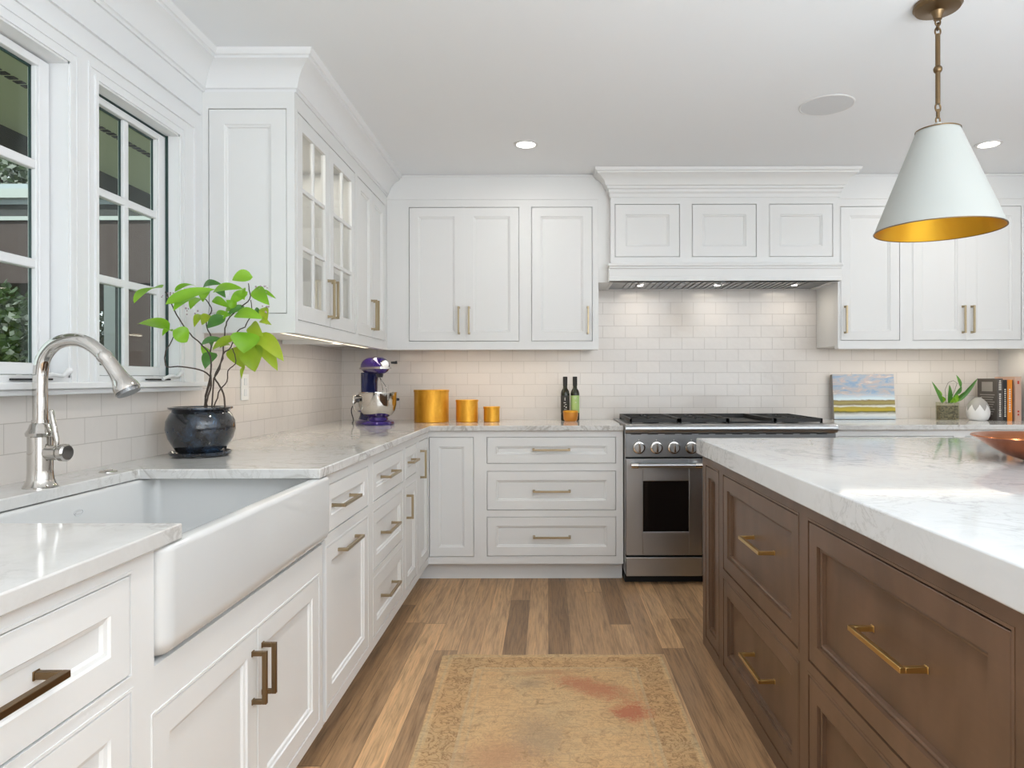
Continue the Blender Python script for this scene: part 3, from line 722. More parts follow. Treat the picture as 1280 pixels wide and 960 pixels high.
def upper(mp, label, u0, u1, doors, handles, loc, dz=0.345, nm='upper_cabinet', mold=True):
    t = thing(nm, label, 'cabinet', loc)
    mb = frame_mesh(mp, u0, u1, UB, ZC-0.002, doors); mb.box(u0, u1, -dz, -0.049, UB+0.022, ZC-0.002)
    if mold:
        mb.box(u0, u1, 0, 0.006, 2.318, 2.330); mb.box(u0, u1, 0, 0.008, ZC-0.014, ZC-0.002); mb.box(u0, u1, 0, 0.006, UB, UB+0.008)
    mb.build('cabinet_body', WH, t)
    for dd, hu in zip(doors, handles):
        p = panel(mp, dd, 0.056, WH, t, 'door'); handle(mp, hu, HZ, 0.172, True, LB, p, base=0.0, label='bronze bar handle')
    return t
upper(ful, 'white upper cabinet with two solid doors between the glazed cabinet and the corner', 3.604, UF-0.002,
      [(3.630, 3.930, DB, DT), (3.930, 4.235, DB, DT)], [3.904, 3.956], (UX-0.19, 3.95, UB), 0.387, mold=False)
upper(fub, 'white two-door upper cabinet over the mixer and canisters, in the corner', UX, -0.141, [(-0.872, -0.526, DB, DT), (-0.526, -0.179, DB, DT)], [-0.558, -0.494], (-0.57, UF+0.17, UB))
upper(fub, 'white single-door upper cabinet directly left of the range hood', -0.141, 0.318, [(-0.1035, 0.280, DB, DT)], [0.252], (0.09, UF+0.17, UB))
upper(fub, 'white single-door upper cabinet directly right of the range hood, above the painting', 1.822, 2.251, [(1.838, 2.211, DB, DT)], [1.866], (2.03, UF+0.17, UB))
upper(fub, 'white two-door upper cabinet at the right end, above the books', 2.251, XR-0.002, [(2.291, 2.633, DB, DT), (2.633, 2.975, DB, DT)], [2.605, 2.661], (2.65, UF+0.17, UB))
# added fill to brighten the glazed cabinet's interior, then the under-cabinet lights
area('glass_cabinet_fill', (-1.2, 3.16, DT-0.01), (0, 0, 0), 0.2, 0.7, 1.1, (1, 0.95, 0.84))
def strip(label, x0, x1, y0, y1, power):
    t = thing('under_cabinet_light', label, 'light', ((x0+x1)/2, (y0+y1)/2, UB+0.0075))
    MB().box(x0, x1, y0, y1, UB+0.010, UB+0.0215).build('housing', M['plastic'], t)
    MB().box(x0+0.006, x1-0.006, y0+0.006, y1-0.006, UB+0.0075, UB+0.010).build('diffuser', M['strip'], t)
    l = area('strip_light', ((x0+x1)/2, (y0+y1)/2, UB+0.003), (0, 0, 0), x1-x0, y1-y0+0.05, power*0.5, (1.0, 0.89, 0.74))
strip('under-cabinet light strip beneath the left run of wall cabinets', -1.13, -1.08, 2.85, 4.20, 2.8)
strip('under-cabinet light strip on the back wall, left of the hood', -0.85, 0.25, 4.345, 4.395, 2.3)
strip('under-cabinet light strip on the back wall, right of the hood', 1.88, 2.98, 4.345, 4.395, 2.4)

# ------------------------------------------------------------------ range hood
HF = 4.222; fh = FB(HF)
t = thing('range_hood', 'white panelled wood range hood with a stepped crown above the range', 'range hood', (1.10, 4.43, 1.79))
hx0, hx1 = 0.390, 1.800
hp_ = [(0.416, 0.817), (0.894, 1.292), (1.371, 1.765)]
PZ = (1.945, 2.272)
mb = frame_mesh(fh, hx0, hx1, 1.895, ZC-0.002, [(a, b, *PZ) for a, b in hp_], bead=0.004)
mb.box(hx0, hx1, -0.412, -0.049, 1.895, ZC-0.002)
mb.box(0.3185, 0.390, -0.412, -0.0645, 1.797, ZC-0.002); mb.box(1.800, 1.8215, -0.412, -0.0645, 1.797, ZC-0.002)
mb.build('hood_body', WH, t)
for a, b in hp_: panel(fh, (a, b, *PZ), 0.062, WH, t, 'hood_panel')
mb = MB(fh)       # lower apron: hollow skirt
mb.box(hx0-0.012, hx1+0.010, -0.03, 0.014, 1.794, 1.875); mb.box(hx0, hx0+0.02, -0.412, -0.03, 1.794, 1.895); mb.box(hx1-0.02, hx1, -0.412, -0.03, 1.794, 1.895)
mb.box(hx0-0.02, hx1+0.018, -0.03, 0.030, 1.885, 1.903); mb.box(hx0-0.012, hx1+0.012, -0.03, 0.022, 1.870, 1.886)
mb.box(hx0-0.014, hx1+0.012, -0.03, 0.019, 1.794, 1.822)
mb.build('hood_apron', WH, t, bevel=0.003)
hc = [(0, 2.381-0.068), (0.006, 2.313), (0.006, 2.335), (0.014, 2.345), (0.014, 2.360), (0.024, 2.366), (0.024, 2.378), (0.034, 2.383), (0.045, 2.410), (0.066, 2.432), (0.088, 2.443), (0.088, 2.451), (0.098, 2.456), (0.105, 2.4728), (0, 2.4728)]
sweep([(hx0, UF-0.0005), (hx0, HF), (hx1, HF), (hx1, UF-0.0005)], hc, side=-1 if False else 1).build('hood_crown', WH, t, smooth=True, angle=25)
# stainless liner: flat tray with baffles
li = MB(); li.box(0.411, 1.779, HF+0.031, YB-0.001, 1.800, 1.806); liner = li.build('liner', M['steel_dark'], t)
for k in range(3):
    x = 0.50+0.40*k
    bf = MB()
    for j in range(10): bf.box(x+0.038*j, x+0.038*j+0.022, HF+0.06, YB-0.04, 1.795, 1.800)
    bf.build('baffle_filter', M['steel_dark'], liner)
for x in (0.60, 1.10, 1.60):
    MB().lathe([(0.018, 1.7945), (0.018, 1.7999)], (x, HF+0.21, 0), 20).build('hood_lamp', M['lamp'], liner)
    area('hood_lamp_light', (x, HF+0.21, 1.785), (0, 0, 0), 0.14, 0.14, 0.35, (1, 0.90, 0.76))

# ------------------------------------------------------------------ range
RY = 3.93; fr_ = FB(RY); rx0, rx1 = 0.4475, 1.6615
t = thing('range', 'stainless steel professional gas range with two ovens on the back wall', 'range', (1.055, 4.28, 0))
mb = MB(); mb.box(rx0, rx1, RY+0.05, YB-0.005, 0.06, 0.895); mb.box(rx0+0.001, rx1-0.001, RY+0.075, YB-0.1, 0.0, 0.06)
mb.build('range_body', M['gap'], t)
sp = MB(); sp.box(rx0-0.002, rx0, RY+0.02, YB-0.005, 0.06, 0.90); sp.box(rx1, rx1+0.002, RY+0.02, YB-0.005, 0.06, 0.90); sp.build('side_panel', M['steel'], t)
mb = MB(); mb.box(rx0-0.003, rx1+0.003, RY+0.06, YB-0.002, 0.897, 0.924); mb.build('cooktop', M['steel'], t, bevel=0.002)
# bullnose ledge: rounded profile along X
prof = [(RY+0.065, 0.929), (RY+0.010, 0.929)]+[(RY+0.006-0.022*math.sin(a), 0.902+0.027*math.cos(a)) for a in [PI*i/10 for i in range(0, 9)]]+[(RY+0.03, 0.876), (RY+0.065, 0.876)]
MB().rings([[(x, y, z) for y, z in prof] for x in (rx0-0.003, rx1+0.003)]).build('bullnose', M['steel'], t, smooth=True, angle=40)
MB(fr_).box(rx0, rx1, -0.05, -0.010, 0.738, 0.8755).build('control_panel', M['steel_dark'], t, bevel=0.002)
v = MB(fr_)
for k in range(12): v.box(rx0+0.03+0.0975*k, rx0+0.09+0.0975*k, -0.012, -0.0095, 0.868, 0.873)
v.build('vent_slot', M['gap'], t)
def knob(x):
    kb = MB().lathe([(0.037, 0), (0.037, -0.004), (0.034, -0.009), (0.029, -0.010)], (x, RY+0.010, 0.793), 28, 'y').build('knob', M['chrome'], t, smooth=True, angle=35)
    MB().lathe([(0.0275, -0.009), (0.0265, -0.028), (0.024, -0.031), (0.0, -0.031)], (x, RY+0.010, 0.793), 28, 'y').build('knob_body', M['steel'], kb, smooth=True, angle=35)
    MB().box(x-0.0065, x+0.0065, RY-0.034, RY-0.020, 0.769, 0.822).build('knob_grip', M['chrome'], kb, bevel=0.003)
    MB().box(x-0.0015, x+0.0015, RY+0.0085, RY+0.0105, 0.834, 0.840).build('knob_index', M['ink'], kb)
for k in range(11):
    if k in (5,): continue
    knob(0.524+0.1008*k)
def oven(x0, x1, wx0, wx1, rng):
    d = MB(fr_); grid_boxes(d, x0, x1, 0.174, 0.730, -0.045, 0.0, [(wx0, wx1, 0.309, 0.602)])
    d.box(wx0, wx1, -0.045, -0.008, 0.309, 0.602)
    d = d.build('oven_door', M['steel'], t, bevel=0.002)
    MB(fr_).box(wx0+0.001, wx1-0.001, -0.0075, -0.002, 0.310, 0.601).build('oven_window', M['blackglass'], d)
    hx0_, hx1_ = x0+0.022, x1-0.012
    MB().tube([(hx0_+0.01, RY-0.055, 0.698), (hx1_-0.01, RY-0.055, 0.698)], 0.0135, 20).build('handle', M['steel'], d, smooth=True, angle=40)
    br = MB()
    for hx in (hx0_+0.02, hx1_-0.02):
        br.tube([(hx-0.020, RY-0.055, 0.698), (hx+0.020, RY-0.055, 0.698)], 0.0175, 20)
        br.tube([(hx, RY-0.05, 0.698), (hx, RY+0.003, 0.690)], [0.013, 0.018], 16)
    br.build('handle_bracket', M['chrome'], d, smooth=True, angle=40)
    MB(fr_).box(x0, x1, -0.045, 0.0, 0.054, 0.162).build('kick_drawer', M['steel'], t, bevel=0.002)
oven(rx0+0.002, 0.886, 0.545, 0.810, None); oven(0.891, rx1-0.002, 1.02, 1.53, None)
# grates, burners, griddle
GY0, GY1, GZ = 4.005, 4.585, 0.957
def grate(x0, x1):
    gm = MB(); b = 0.012
    for x in (x0, x1-b): gm.box(x, x+b, GY0, GY1, 0.935, GZ)
    for y in (GY0, (GY0+GY1)/2-b/2, GY1-b): gm.box(x0, x1, y, y+b, 0.935, GZ)
    xm = (x0+x1)/2
    for yc in (GY0+(GY1-GY0)*0.25, GY0+(GY1-GY0)*0.75):
        for k in range(6):
            a = PI/6+k*PI/3; dx, dy = math.cos(a), math.sin(a); L = min(0.145/abs(dy) if abs(dy) > 0.3 else 9, (x1-x0)/2/abs(dx) if abs(dx) > 0.3 else 9)-0.006
            p0, p1 = Vector((xm+dx*0.035, yc+dy*0.035, 0.951)), Vector((xm+dx*L, yc+dy*L, 0.948))
            gm.tube([p0, p1], 0.0065, 6)
    for (x, y) in ((x0, GY0), (x1-b, GY0), (x0, GY1-b), (x1-b, GY1-b)): gm.box(x, x+b, y, y+b, 0.923, 0.937)
    gr = gm.build('grate', M['black'], t)
    for yc in (GY0+(GY1-GY0)*0.25, GY0+(GY1-GY0)*0.75):
        MB().lathe([(0.05, 0.924), (0.05, 0.932), (0.034, 0.934), (0.034, 0.941), (0.0, 0.943)], (xm, yc, 0), 20).build('burner', M['black'], t, smooth=True)
grate(0.480, 0.768); grate(0.772, 1.056); grate(1.330, 1.612)
gd = MB(); gd.box(1.062, 1.324, GY0, GY1, 0.924, 0.932)
for bx_ in ((1.062, 1.074, GY0, GY1), (1.312, 1.324, GY0, GY1), (1.062, 1.324, GY0, GY0+0.012), (1.062, 1.324, GY1-0.014, GY1)): gd.box(*bx_, 0.932, 0.958 if bx_[2] != GY0 or bx_[1]-bx_[0] < 0.1 else 0.940)
gd.build('griddle', M['black'], t, bevel=0.002)

# ------------------------------------------------------------------ island
IX = 0.695; fi = FI(IX); WD = M['island']
t = thing('kitchen_island', 'large dark brown kitchen island with recessed drawers and brass pulls', 'island', (1.5, 1.72, 0))
IZ = 0.8475
dA, dB = (1.897, 2.710), (1.0225, 1.824)
dl, du = (0.052, 0.398), (0.433, 0.809)
op = [(2.783, 3.010, 0.052, 0.809), (*dA, *dl), (*dA, *du), (*dB, *dl), (*dB, *du)]
mb = frame_mesh(fi, 0.35, 3.07, 0.0, IZ, op, bead=0.006); mb.box(0.35, 3.07, -1.585, -0.049, 0.0, IZ)
mb.build('island_body', WD, t)
panel(fi, op[0], 0.045, WD, t, 'end_panel', deep=0.019, G=0.0045)
for i, o4 in enumerate(op[1:]):
    p = panel(fi, o4, 0.052, WD, t, 'drawer', deep=0.019, G=0.0045)
    uc = 2.262 if i < 2 else 1.395; vc = 0.231 if i % 2 == 0 else 0.637
    handle(fi, uc, vc, 0.225, False, M['brass'], p, base=-0.019, label='brass bar pull', t=0.0115)
tag(MB().box(0.677, 2.33, 0.31, 3.12, IZ+0.0005, ZT).build('island_countertop', M['marble_i'], bevel=0.004), 'thick white marble slab with grey veins covering the dark island', 'countertop')

# ------------------------------------------------------------------ rug
cx, cy, W2 = 0.03, 1.925, 0.463
mb = MB(); nx, ny = 24, 60; th = 0.008
def rugpt(i, j, z):
    a = i/nx; b = j/ny; y = 0.925+2.0*b
    xl = -0.395-0.057*b+0.004*math.sin(9*b+1); xr = 0.508-0.029*b+0.005*math.sin(7*b)
    yy = y+(0.004*math.sin(a*14) + (-0.012 if (i in (0, nx) and j == ny) else 0)) if j == ny else y
    return (xl+(xr-xl)*a, yy, z)
g0 = [[mb.V(rugpt(i, j, 0.0005)) for j in range(ny+1)] for i in range(nx+1)]
g1 = [[mb.V(rugpt(i, j, th+0.0006*math.sin(i*1.3+j*0.7))) for j in range(ny+1)] for i in range(nx+1)]
for i in range(nx):
    for j in range(ny):
        mb.bm.faces.new((g1[i][j], g1[i+1][j], g1[i+1][j+1], g1[i][j+1])); mb.bm.faces.new((g0[i][j], g0[i][j+1], g0[i+1][j+1], g0[i+1][j]))
for i in range(nx):
    for j in (0, ny): mb.bm.faces.new((g0[i][j], g0[i+1][j], g1[i+1][j], g1[i][j]))
for j in range(ny):
    for i in (0, nx): mb.bm.faces.new((g0[i][j], g0[i][j+1], g1[i][j+1], g1[i][j]))
t = thing('runner_rug', 'faded tan wool runner rug with worn red patches on the plank floor', 'rug', (cx, cy, 0))
mb.build('rug_pile', M['rug'], t, smooth=True, angle=60)
M['fringe'] = mat('tan_fringe', (0.50, 0.38, 0.22), 0.95)
fm = MB()
for k in range(150):
    x = -0.45+0.928*k/149+random.uniform(-0.002, 0.002); L = random.uniform(0.004, 0.012)
    fm.tube([(x, 2.922, 0.005), (x+random.uniform(-0.003, 0.003), 2.925+L, 0.0025)], [0.0022, 0.0012], 5)
fm.build('fringe', M['fringe'], t)

# ------------------------------------------------------------------ pendant
px_, py_ = 1.339, 2.34
t = thing('pendant_lamp', 'white cone pendant lamp with gold interior hanging over the island', 'pendant lamp', (px_, py_, 1.69))
C = (px_, py_, 0)
M['shade_in'] = M['gold']
MB().lathe([(0.0, 2.4745), (0.075, 2.4745), (0.077, 2.462), (0.070, 2.452), (0.03, 2.447), (0.022, 2.444), (0.016, 2.432), (0.013, 2.418), (0.0, 2.417)], C, cap0=False, cap1=False).build('canopy', M['bronze'], t, smooth=True, angle=35)
rod = MB().tube([(px_, py_, 2.368), (px_, py_, 2.128)], 0.0078, 16); rod.build('rod', M['bronze'], t, smooth=True, angle=40)
MB().ball((px_, py_, 2.247), 0.0145).build('rod_bead', M['bronze'], t, smooth=True)
def ringlink(z, r, ang):
    pts = [(px_+r*math.cos(a)*math.cos(ang), py_+r*math.cos(a)*math.sin(ang), z+r*1.35*math.sin(a)) for a in [2*PI*i/20 for i in range(21)]]
    MB().tube(pts, 0.0028, 8).build('chain_link', M['bronze'], t, smooth=True)
ringlink(2.410, 0.010, 0.2); ringlink(2.394, 0.009, 1.4); ringlink(2.377, 0.010, 0.1); ringlink(2.116, 0.011, 0.3)
MB().tube([(px_, py_, 2.110), (px_, py_, 2.080)], 0.006, 12).build('stem', M['bronze'], t, smooth=True)
ringlink(2.072, 0.009, 0.3)
zt_, zb_ = 2.035, 1.695; rt, rb = 0.070, 0.201
MB().lathe([(0.0, zt_+0.030), (0.012, zt_+0.028), (0.014, zt_+0.006), (rt-0.002, zt_+0.001), (rt, zt_-0.003), (rb, zb_), (rb-0.0015, zb_), (rt-0.003, zt_-0.004), (0, zt_-0.004)], C, 64, cap0=False, cap1=False).build('lamp_shade', M['shade_out'], t, smooth=True, angle=30)
inn = MB().lathe([(rt-0.004, zt_-0.006), (rb-0.0022, zb_+0.001)], C, 64, cap0=False, cap1=False).build('shade_lining', M['gold'], t, smooth=True)
MB().lathe([(rb+0.0005, zb_+0.002), (rb+0.0008, zb_-0.001), (rb-0.003, zb_-0.001), (rb-0.003, zb_+0.001)], C, 64, cap0=False, cap1=False).build('shade_rim', M['bronze'], t, smooth=True)
MB().lathe([(rt+0.001, zt_-0.001), (rt+0.0012, zt_+0.003), (rt-0.003, zt_+0.004)], C, 64, cap0=False, cap1=False).build('shade_cap_ring', M['bronze'], t, smooth=True)
MB().tube([(px_, py_, zt_-0.006), (px_, py_, zt_-0.07)], 0.02, 16).build('socket', M['bronze'], t, smooth=True, angle=40)
MB().ball((px_, py_, zt_-0.105), 0.032).build('bulb', M['lamp'], t, smooth=True)
pl = bpy.data.lights.new('pendant_bulb', 'POINT'); pl.energy = 0.9; pl.color = (1, 0.88, 0.7); pl.shadow_soft_size = 0.04
po = bpy.data.objects.new('pendant_bulb', pl); COL.objects.link(po); po.location = (px_, py_, zt_-0.16)

# ------------------------------------------------------------------ ceiling fittings
def downlight(x, y, label, power=2.2):
    t = thing('recessed_light', label, 'ceiling light', (x, y, ZC-0.004), group=None)
    MB().lathe([(0.068, ZC-0.0005), (0.068, ZC-0.004), (0.052, ZC-0.006), (0.050, ZC-0.0005)], (x, y, 0), 32, cap0=False, cap1=False).build('trim_ring', M['plastic'], t, smooth=True, angle=35)
    MB().lathe([(0.050, ZC-0.0025), (0.0, ZC-0.0035)], (x, y, 0), 32, cap0=False, cap1=False).build('lens', M['lamp'], t)
    d = bpy.data.lights.new('downlight', 'AREA'); d.shape = 'DISK'; d.size = 0.10; d.energy = power; d.color = (1, 0.965, 0.92); d.spread = math.radians(115 if power > 2 else 175)
    o = bpy.data.objects.new('downlight', d); COL.objects.link(o); o.location = (x, y, ZC-0.012)
downlight(-0.118, 3.73, 'small round recessed ceiling light left of the hood crown', 1.5)
downlight(2.42, 3.743, 'small round recessed ceiling light at the right, behind the pendant', 1.5)
for x, y, l in ((-0.118, 2.0, 'recessed ceiling light above the runner rug, out of frame'), (-0.118, 0.3, 'recessed ceiling light overhead near the camera, out of frame'),
                (2.42, 2.0, 'recessed ceiling light beyond the island, out of frame')): downlight(x, y, l, 3.0 if x < 1 else 1.0)
t = thing('ceiling_speaker', 'flush round white ceiling speaker left of the pendant lamp', 'speaker', (1.313, 3.208, ZC-0.004))
MB().lathe([(0.124, ZC-0.0005), (0.124, ZC-0.003), (0.118, ZC-0.005), (0.116, ZC-0.004)], (1.313, 3.208, 0), 48, cap0=False, cap1=False).build('rim', M['plastic'], t, smooth=True)
MB().lathe([(0.117, ZC-0.004), (0.0, ZC-0.0055)], (1.313, 3.208, 0), 48, cap0=False, cap1=False).build('grille', M['speaker'], t)

# ------------------------------------------------------------------ potted plant
pc = (-1.238, 2.433)
t = thing('potted_plant', 'leafy green plant with twisting stems in a glazed blue-black pot by the window', 'plant', (pc[0], pc[1], ZT))
MB().lathe([(0.0, ZT), (0.085, ZT), (0.100, ZT+0.006), (0.103, ZT+0.016), (0.099, ZT+0.017), (0.094, ZT+0.009), (0.0, ZT+0.008)], (*pc, 0), 40, cap0=False, cap1=False).build('saucer', M['pot'], t, smooth=True, angle=40)
R_ = [(0.0, 0.009), (0.066, 0.009), (0.074, 0.012), (0.090, 0.035), (0.106, 0.065), (0.114, 0.095), (0.112, 0.125), (0.100, 0.150), (0.093, 0.158), (0.098, 0.164), (0.105, 0.168), (0.105, 0.174), (0.095, 0.175), (0.088, 0.170), (0.088, 0.150)]
MB().lathe([(r, ZT+h) for r, h in R_], (*pc, 0), 48, cap0=False, cap1=False).build('pot', M['pot'], t, smooth=True, angle=50)
MB().lathe([(0.088, ZT+0.155), (0.0, ZT+0.160)], (*pc, 0), 32, cap0=False, cap1=False).build('soil', M['soil'], t)
CS = 3.838
def plpt(cx_, cy_, dd=0.0):
    x, y = 160+cx_/CS, 330+cy_/CS
    D = 2.433+(-0.0038*(250-x) if x < 250 else -0.0006*(x-250))+dd
    return P(x, y, D)
stems = [
    ([(365, 690), (372, 640), (385, 590), (400, 545), (360, 510), (300, 495), (240, 488), (188, 490), (178, 460), (182, 415), (205, 375), (222, 340)], 0.0, 0.0036),
    ([(380, 690), (378, 650), (400, 580), (395, 520), (400, 470), (390, 425), (345, 375), (310, 345), (270, 295), (235, 240), (205, 180), (180, 130)], -0.03, 0.0038),
    ([(375, 690), (372, 630), (390, 560), (400, 480), (395, 420), (402, 350), (378, 300), (380, 260), (402, 220), (385, 180), (350, 150)], 0.03, 0.0036),
    ([(463, 690), (462, 640), (440, 580), (415, 545), (432, 500), (455, 450), (458, 400), (462, 340), (470, 290), (490, 250), (540, 205), (585, 165), (582, 120), (580, 90)], 0.02, 0.0038),
    ([(405, 690), (430, 640), (440, 600), (475, 560), (480, 510), (515, 475), (512, 430), (500, 400)], -0.04, 0.003),
    ([(400, 560), (440, 500), (455, 430), (495, 395), (525, 320), (560, 300), (575, 270), (595, 230), (590, 170)], -0.03, 0.0032),
]
for pts, dd, r in stems:
    P3 = smooth_pts([plpt(x, y, dd*min(1, (690-y)/200)) for x, y in pts], 3)
    P3[0] = Vector((P3[0].x, P3[0].y, ZT+0.15))
    for i in range(1, len(P3)): P3[i] = P3[i]+Vector((random.uniform(-1, 1), random.uniform(-1, 1), 0))*0.0012
    MB().tube(P3, [0.75*r*(1.15-0.55*i/len(P3)) for i in range(len(P3))], 8).build('stem', M['stem'], t, smooth=True)
def leaf(mb, b, tip, wid, droop=0.02, fold=0.25, up=None):
    b, tip = Vector(b), Vector(tip); ax = tip-b; L = ax.length; ax.normalize()
    up = up or Vector((0.15, -0.75, 0.6)); sd = ax.cross(up).normalized(); nrm = sd.cross(ax).normalized()
    n = 9; rows = []
    for i in range(n+1):
        s = i/n; wd = wid/2*(math.sin(PI*min(1, s**0.8))**0.75)*(1-0.25*s)
        c = b+ax*L*s+nrm*(droop*4*s*(1-s))
        rows.append([c-sd*wd+nrm*wd*fold, c-sd*wd*0.5+nrm*wd*fold*0.35, c, c+sd*wd*0.5+nrm*wd*fold*0.35, c+sd*wd+nrm*wd*fold])
    vs = [[mb.bm.verts.new(p) for p in r] for r in rows]
    for a, b2 in zip(vs, vs[1:]):
        for k in range(4):
            try: mb.bm.faces.new((a[k], a[k+1], b2[k+1], b2[k]))
            except ValueError: pass
leaves = [  # base, tip (crop coords), width (crop), depth, material, up
    ((165,110),(30,185),62,-.02,'leaf'), ((200,310),(45,285),58,0,'leaf'), ((215,315),(285,370),62,-.03,'leaf'), ((210,320),(165,342),24,0,'leaf'),
    ((180,190),(420,118),48,-.04,'leaf'), ((225,130),(330,105),30,-.02,'leaf'), ((320,155),(218,222),46,-.05,'leaf'), ((365,165),(300,215),50,0,'leaf'),
    ((360,110),(452,95),36,.02,'leaf_d'), ((410,130),(555,118),44,-.03,'leaf'), ((410,165),(495,210),32,.01,'leaf'), ((355,240),(318,300),30,.03,'leaf_y'),
    ((600,60),(500,75),52,.0,'leaf'), ((575,130),(490,195),40,.02,'leaf'), ((610,115),(680,195),52,.0,'leaf'), ((640,130),(712,165),18,.02,'leaf'),
    ((655,205),(665,290),34,.02,'leaf_y'), ((515,240),(650,262),54,-.04,'leaf'), ((470,255),(380,305),48,-.02,'leaf_d'), ((400,245),(355,290),40,.02,'leaf_y'),
    ((560,200),(480,240),26,.03,'leaf_d'), ((350,385),(470,362),34,.02,'leaf_d'), ((520,350),(405,410),36,0,'leaf_y'), ((425,425),(370,500),60,.03,'leaf_d'),
    ((590,290),(650,345),50,.0,'leaf_y'), ((575,325),(555,425),95,-.05,'leaf'), ((630,330),(748,465),58,-.01,'leaf_y'), ((620,340),(718,510),58,.03,'leaf_y'), ((600,385),(610,515),86,0,'leaf_y'),
    ((500,400),(560,500),62,.02,'leaf_y'), ((560,490),(545,550),14,.0,'leaf_y'), ((420,245),(500,240),26,.03,'leaf'), ((640,265),(690,290),26,-.02,'leaf_y'), ((490,385),(440,400),30,.02,'leaf_y'),
    ((380,125),(360,180),40,.03,'leaf'), ((245,125),(300,165),34,.04,'leaf_d'), ((440,120),(470,160),34,.05,'leaf_d'), ((410,400),(430,345),26,.05,'leaf_d'), ((470,240),(520,215),26,.05,'leaf'), ((520,200),(470,170),30,.0,'leaf'), ((600,230),(650,250),36,.04,'leaf_d'), ((395,440),(350,385),30,.05,'leaf'), ((500,250),(455,265),26,.0,'leaf'), ((650,330),(700,420),40,.06,'leaf'), ((540,125),(560,170),44,.03,'leaf'),
]
for (bx_, by_), (tx, ty), wd, dd, mt in leaves:
    mb = MB(); D0 = 2.35
    leaf(mb, plpt(bx_, by_, dd), plpt(tx, ty, dd-0.03), wd/CS*D0/F*1.5, droop=0.014, up=Vector((random.uniform(-0.2, 0.3), -0.85, random.uniform(0.2, 0.6))))
    mb.build('leaf', M[mt], t, smooth=True, angle=180)
M['blossom'] = mat('mauve_flower', (0.45, 0.33, 0.36), 0.7)
bl = MB()
for cx_, cy_, n in ((640, 115, 16), (195, 150, 8), (645, 215, 7), (310, 220, 6)):
    for k in range(n): bl.ball(plpt(cx_+random.uniform(-34, 34), cy_+random.uniform(-18, 18), random.uniform(-0.02, 0.02)), random.uniform(0.002, 0.004), 6)
b_ = bl.build('flower_cluster', M['blossom'], t, smooth=True); b_['kind'] = 'stuff'

# ------------------------------------------------------------------ stand mixer
t = thing('stand_mixer', 'purple stand mixer with a steel bowl in the back left corner', 'mixer', (-1.062, 4.17, ZT), rz=math.radians(-56), local=True)
def ell(cx_, rx, ry, z, n=28, sx=1.0): return [(cx_+rx*math.cos(2*PI*i/n), ry*math.sin(2*PI*i/n), z) for i in range(n)]
MB().rings([ell(0.015, 0.155, 0.105, 0.0), ell(0.015, 0.160, 0.110, 0.008), ell(0.015, 0.155, 0.105, 0.020), ell(0.01, 0.135, 0.09, 0.030)]).build('base', M['purple'], t, smooth=True, org=(0,0,0))
MB().rings([ell(-0.085, 0.062, 0.070, 0.022), ell(-0.085, 0.050, 0.058, 0.05), ell(-0.088, 0.044, 0.050, 0.15), ell(-0.086, 0.046, 0.052, 0.26), ell(-0.070, 0.062, 0.056, 0.315)]).build('column', M['navy'], t, smooth=True, org=(0,0,0))
hl = []
for i in range(15):
    s = i/14; x = -0.150+0.335*s
    e_ = (1-abs(2*s-1)**5)**0.5 if 0 < s < 1 else 0.12
    ry, rz_ = 0.058*max(e_, 0.12)*(1-0.10*s), 0.056*max(e_, 0.12)
    hl.append([(x, ry*math.cos(2*PI*k/24), 0.352+rz_*math.sin(2*PI*k/24)*(1.05 if math.sin(2*PI*k/24) > 0 else 0.85)-0.004*s) for k in range(24)])
MB().rings(hl).build('motor_head', M['purple'], t, smooth=True, org=(0,0,0))
band = []
for (q, z) in ((1.0, 0.334), (1.04, 0.335), (1.04, 0.347), (1.0, 0.348)):
    band.append([(0.015+0.166*q*math.copysign(abs(math.cos(a))**0.45, math.cos(a)), 0.0575*q*math.copysign(abs(math.sin(a))**0.6, math.sin(a)), z) for a in [2*PI*i/40 for i in range(40)]])
MB().rings(band).build('trim_band', M['chrome'], t, smooth=True, org=(0,0,0))
MB().lathe([(0.024, 0.165), (0.025, 0.184), (0.021, 0.188), (0.0, 0.189)], (0, 0, 0.362), 24, 'x').build('hub_cap', M['chrome'], t, smooth=True, org=(0,0,0))
MB().tube([(0.165, 0.045, 0.372), (0.180, 0.062, 0.372), (0.182, 0.074, 0.374)], [0.006, 0.008, 0.010]).build('hub_knob', M['rubber'], t, smooth=True, org=(0,0,0))
MB().tube([(0.095, 0, 0.31), (0.095, 0, 0.285)], [0.024, 0.018], 16).build('beater_shaft', M['rubber'], t, smooth=True, org=(0,0,0))
wk = MB()
for k in range(4):
    a = PI*k/4; wk.tube([(0.095, 0, 0.285)]+[(0.095+0.045*math.sin(PI*s)*math.cos(a)*sg, 0.045*math.sin(PI*s)*math.sin(a)*sg, 0.28-0.15*s) for sg in (1,) for s in (0.1, 0.3, 0.5, 0.7, 0.9, 1)], 0.0018, 6)
wk.build('whisk', M['chrome'], t, smooth=True, org=(0,0,0))
bo = MB().lathe([(0.0, 0.040), (0.052, 0.040), (0.060, 0.046), (0.082, 0.058), (0.102, 0.085), (0.111, 0.12), (0.113, 0.19), (0.116, 0.192), (0.116, 0.195), (0.111, 0.195), (0.109, 0.12), (0.098, 0.085), (0.07, 0.06), (0.0, 0.05)], (0.062, 0, 0), 40, cap0=False, cap1=False).build('bowl', M['chrome'], t, smooth=True, org=(0,0,0))
MB().tube([(0.04, -0.108, 0.175), (0.055, -0.145, 0.172), (0.058, -0.150, 0.13), (0.05, -0.135, 0.09), (0.045, -0.100, 0.085)], 0.007, 10).build('bowl_handle', M['chrome'], bo, smooth=True, org=(0,0,0))
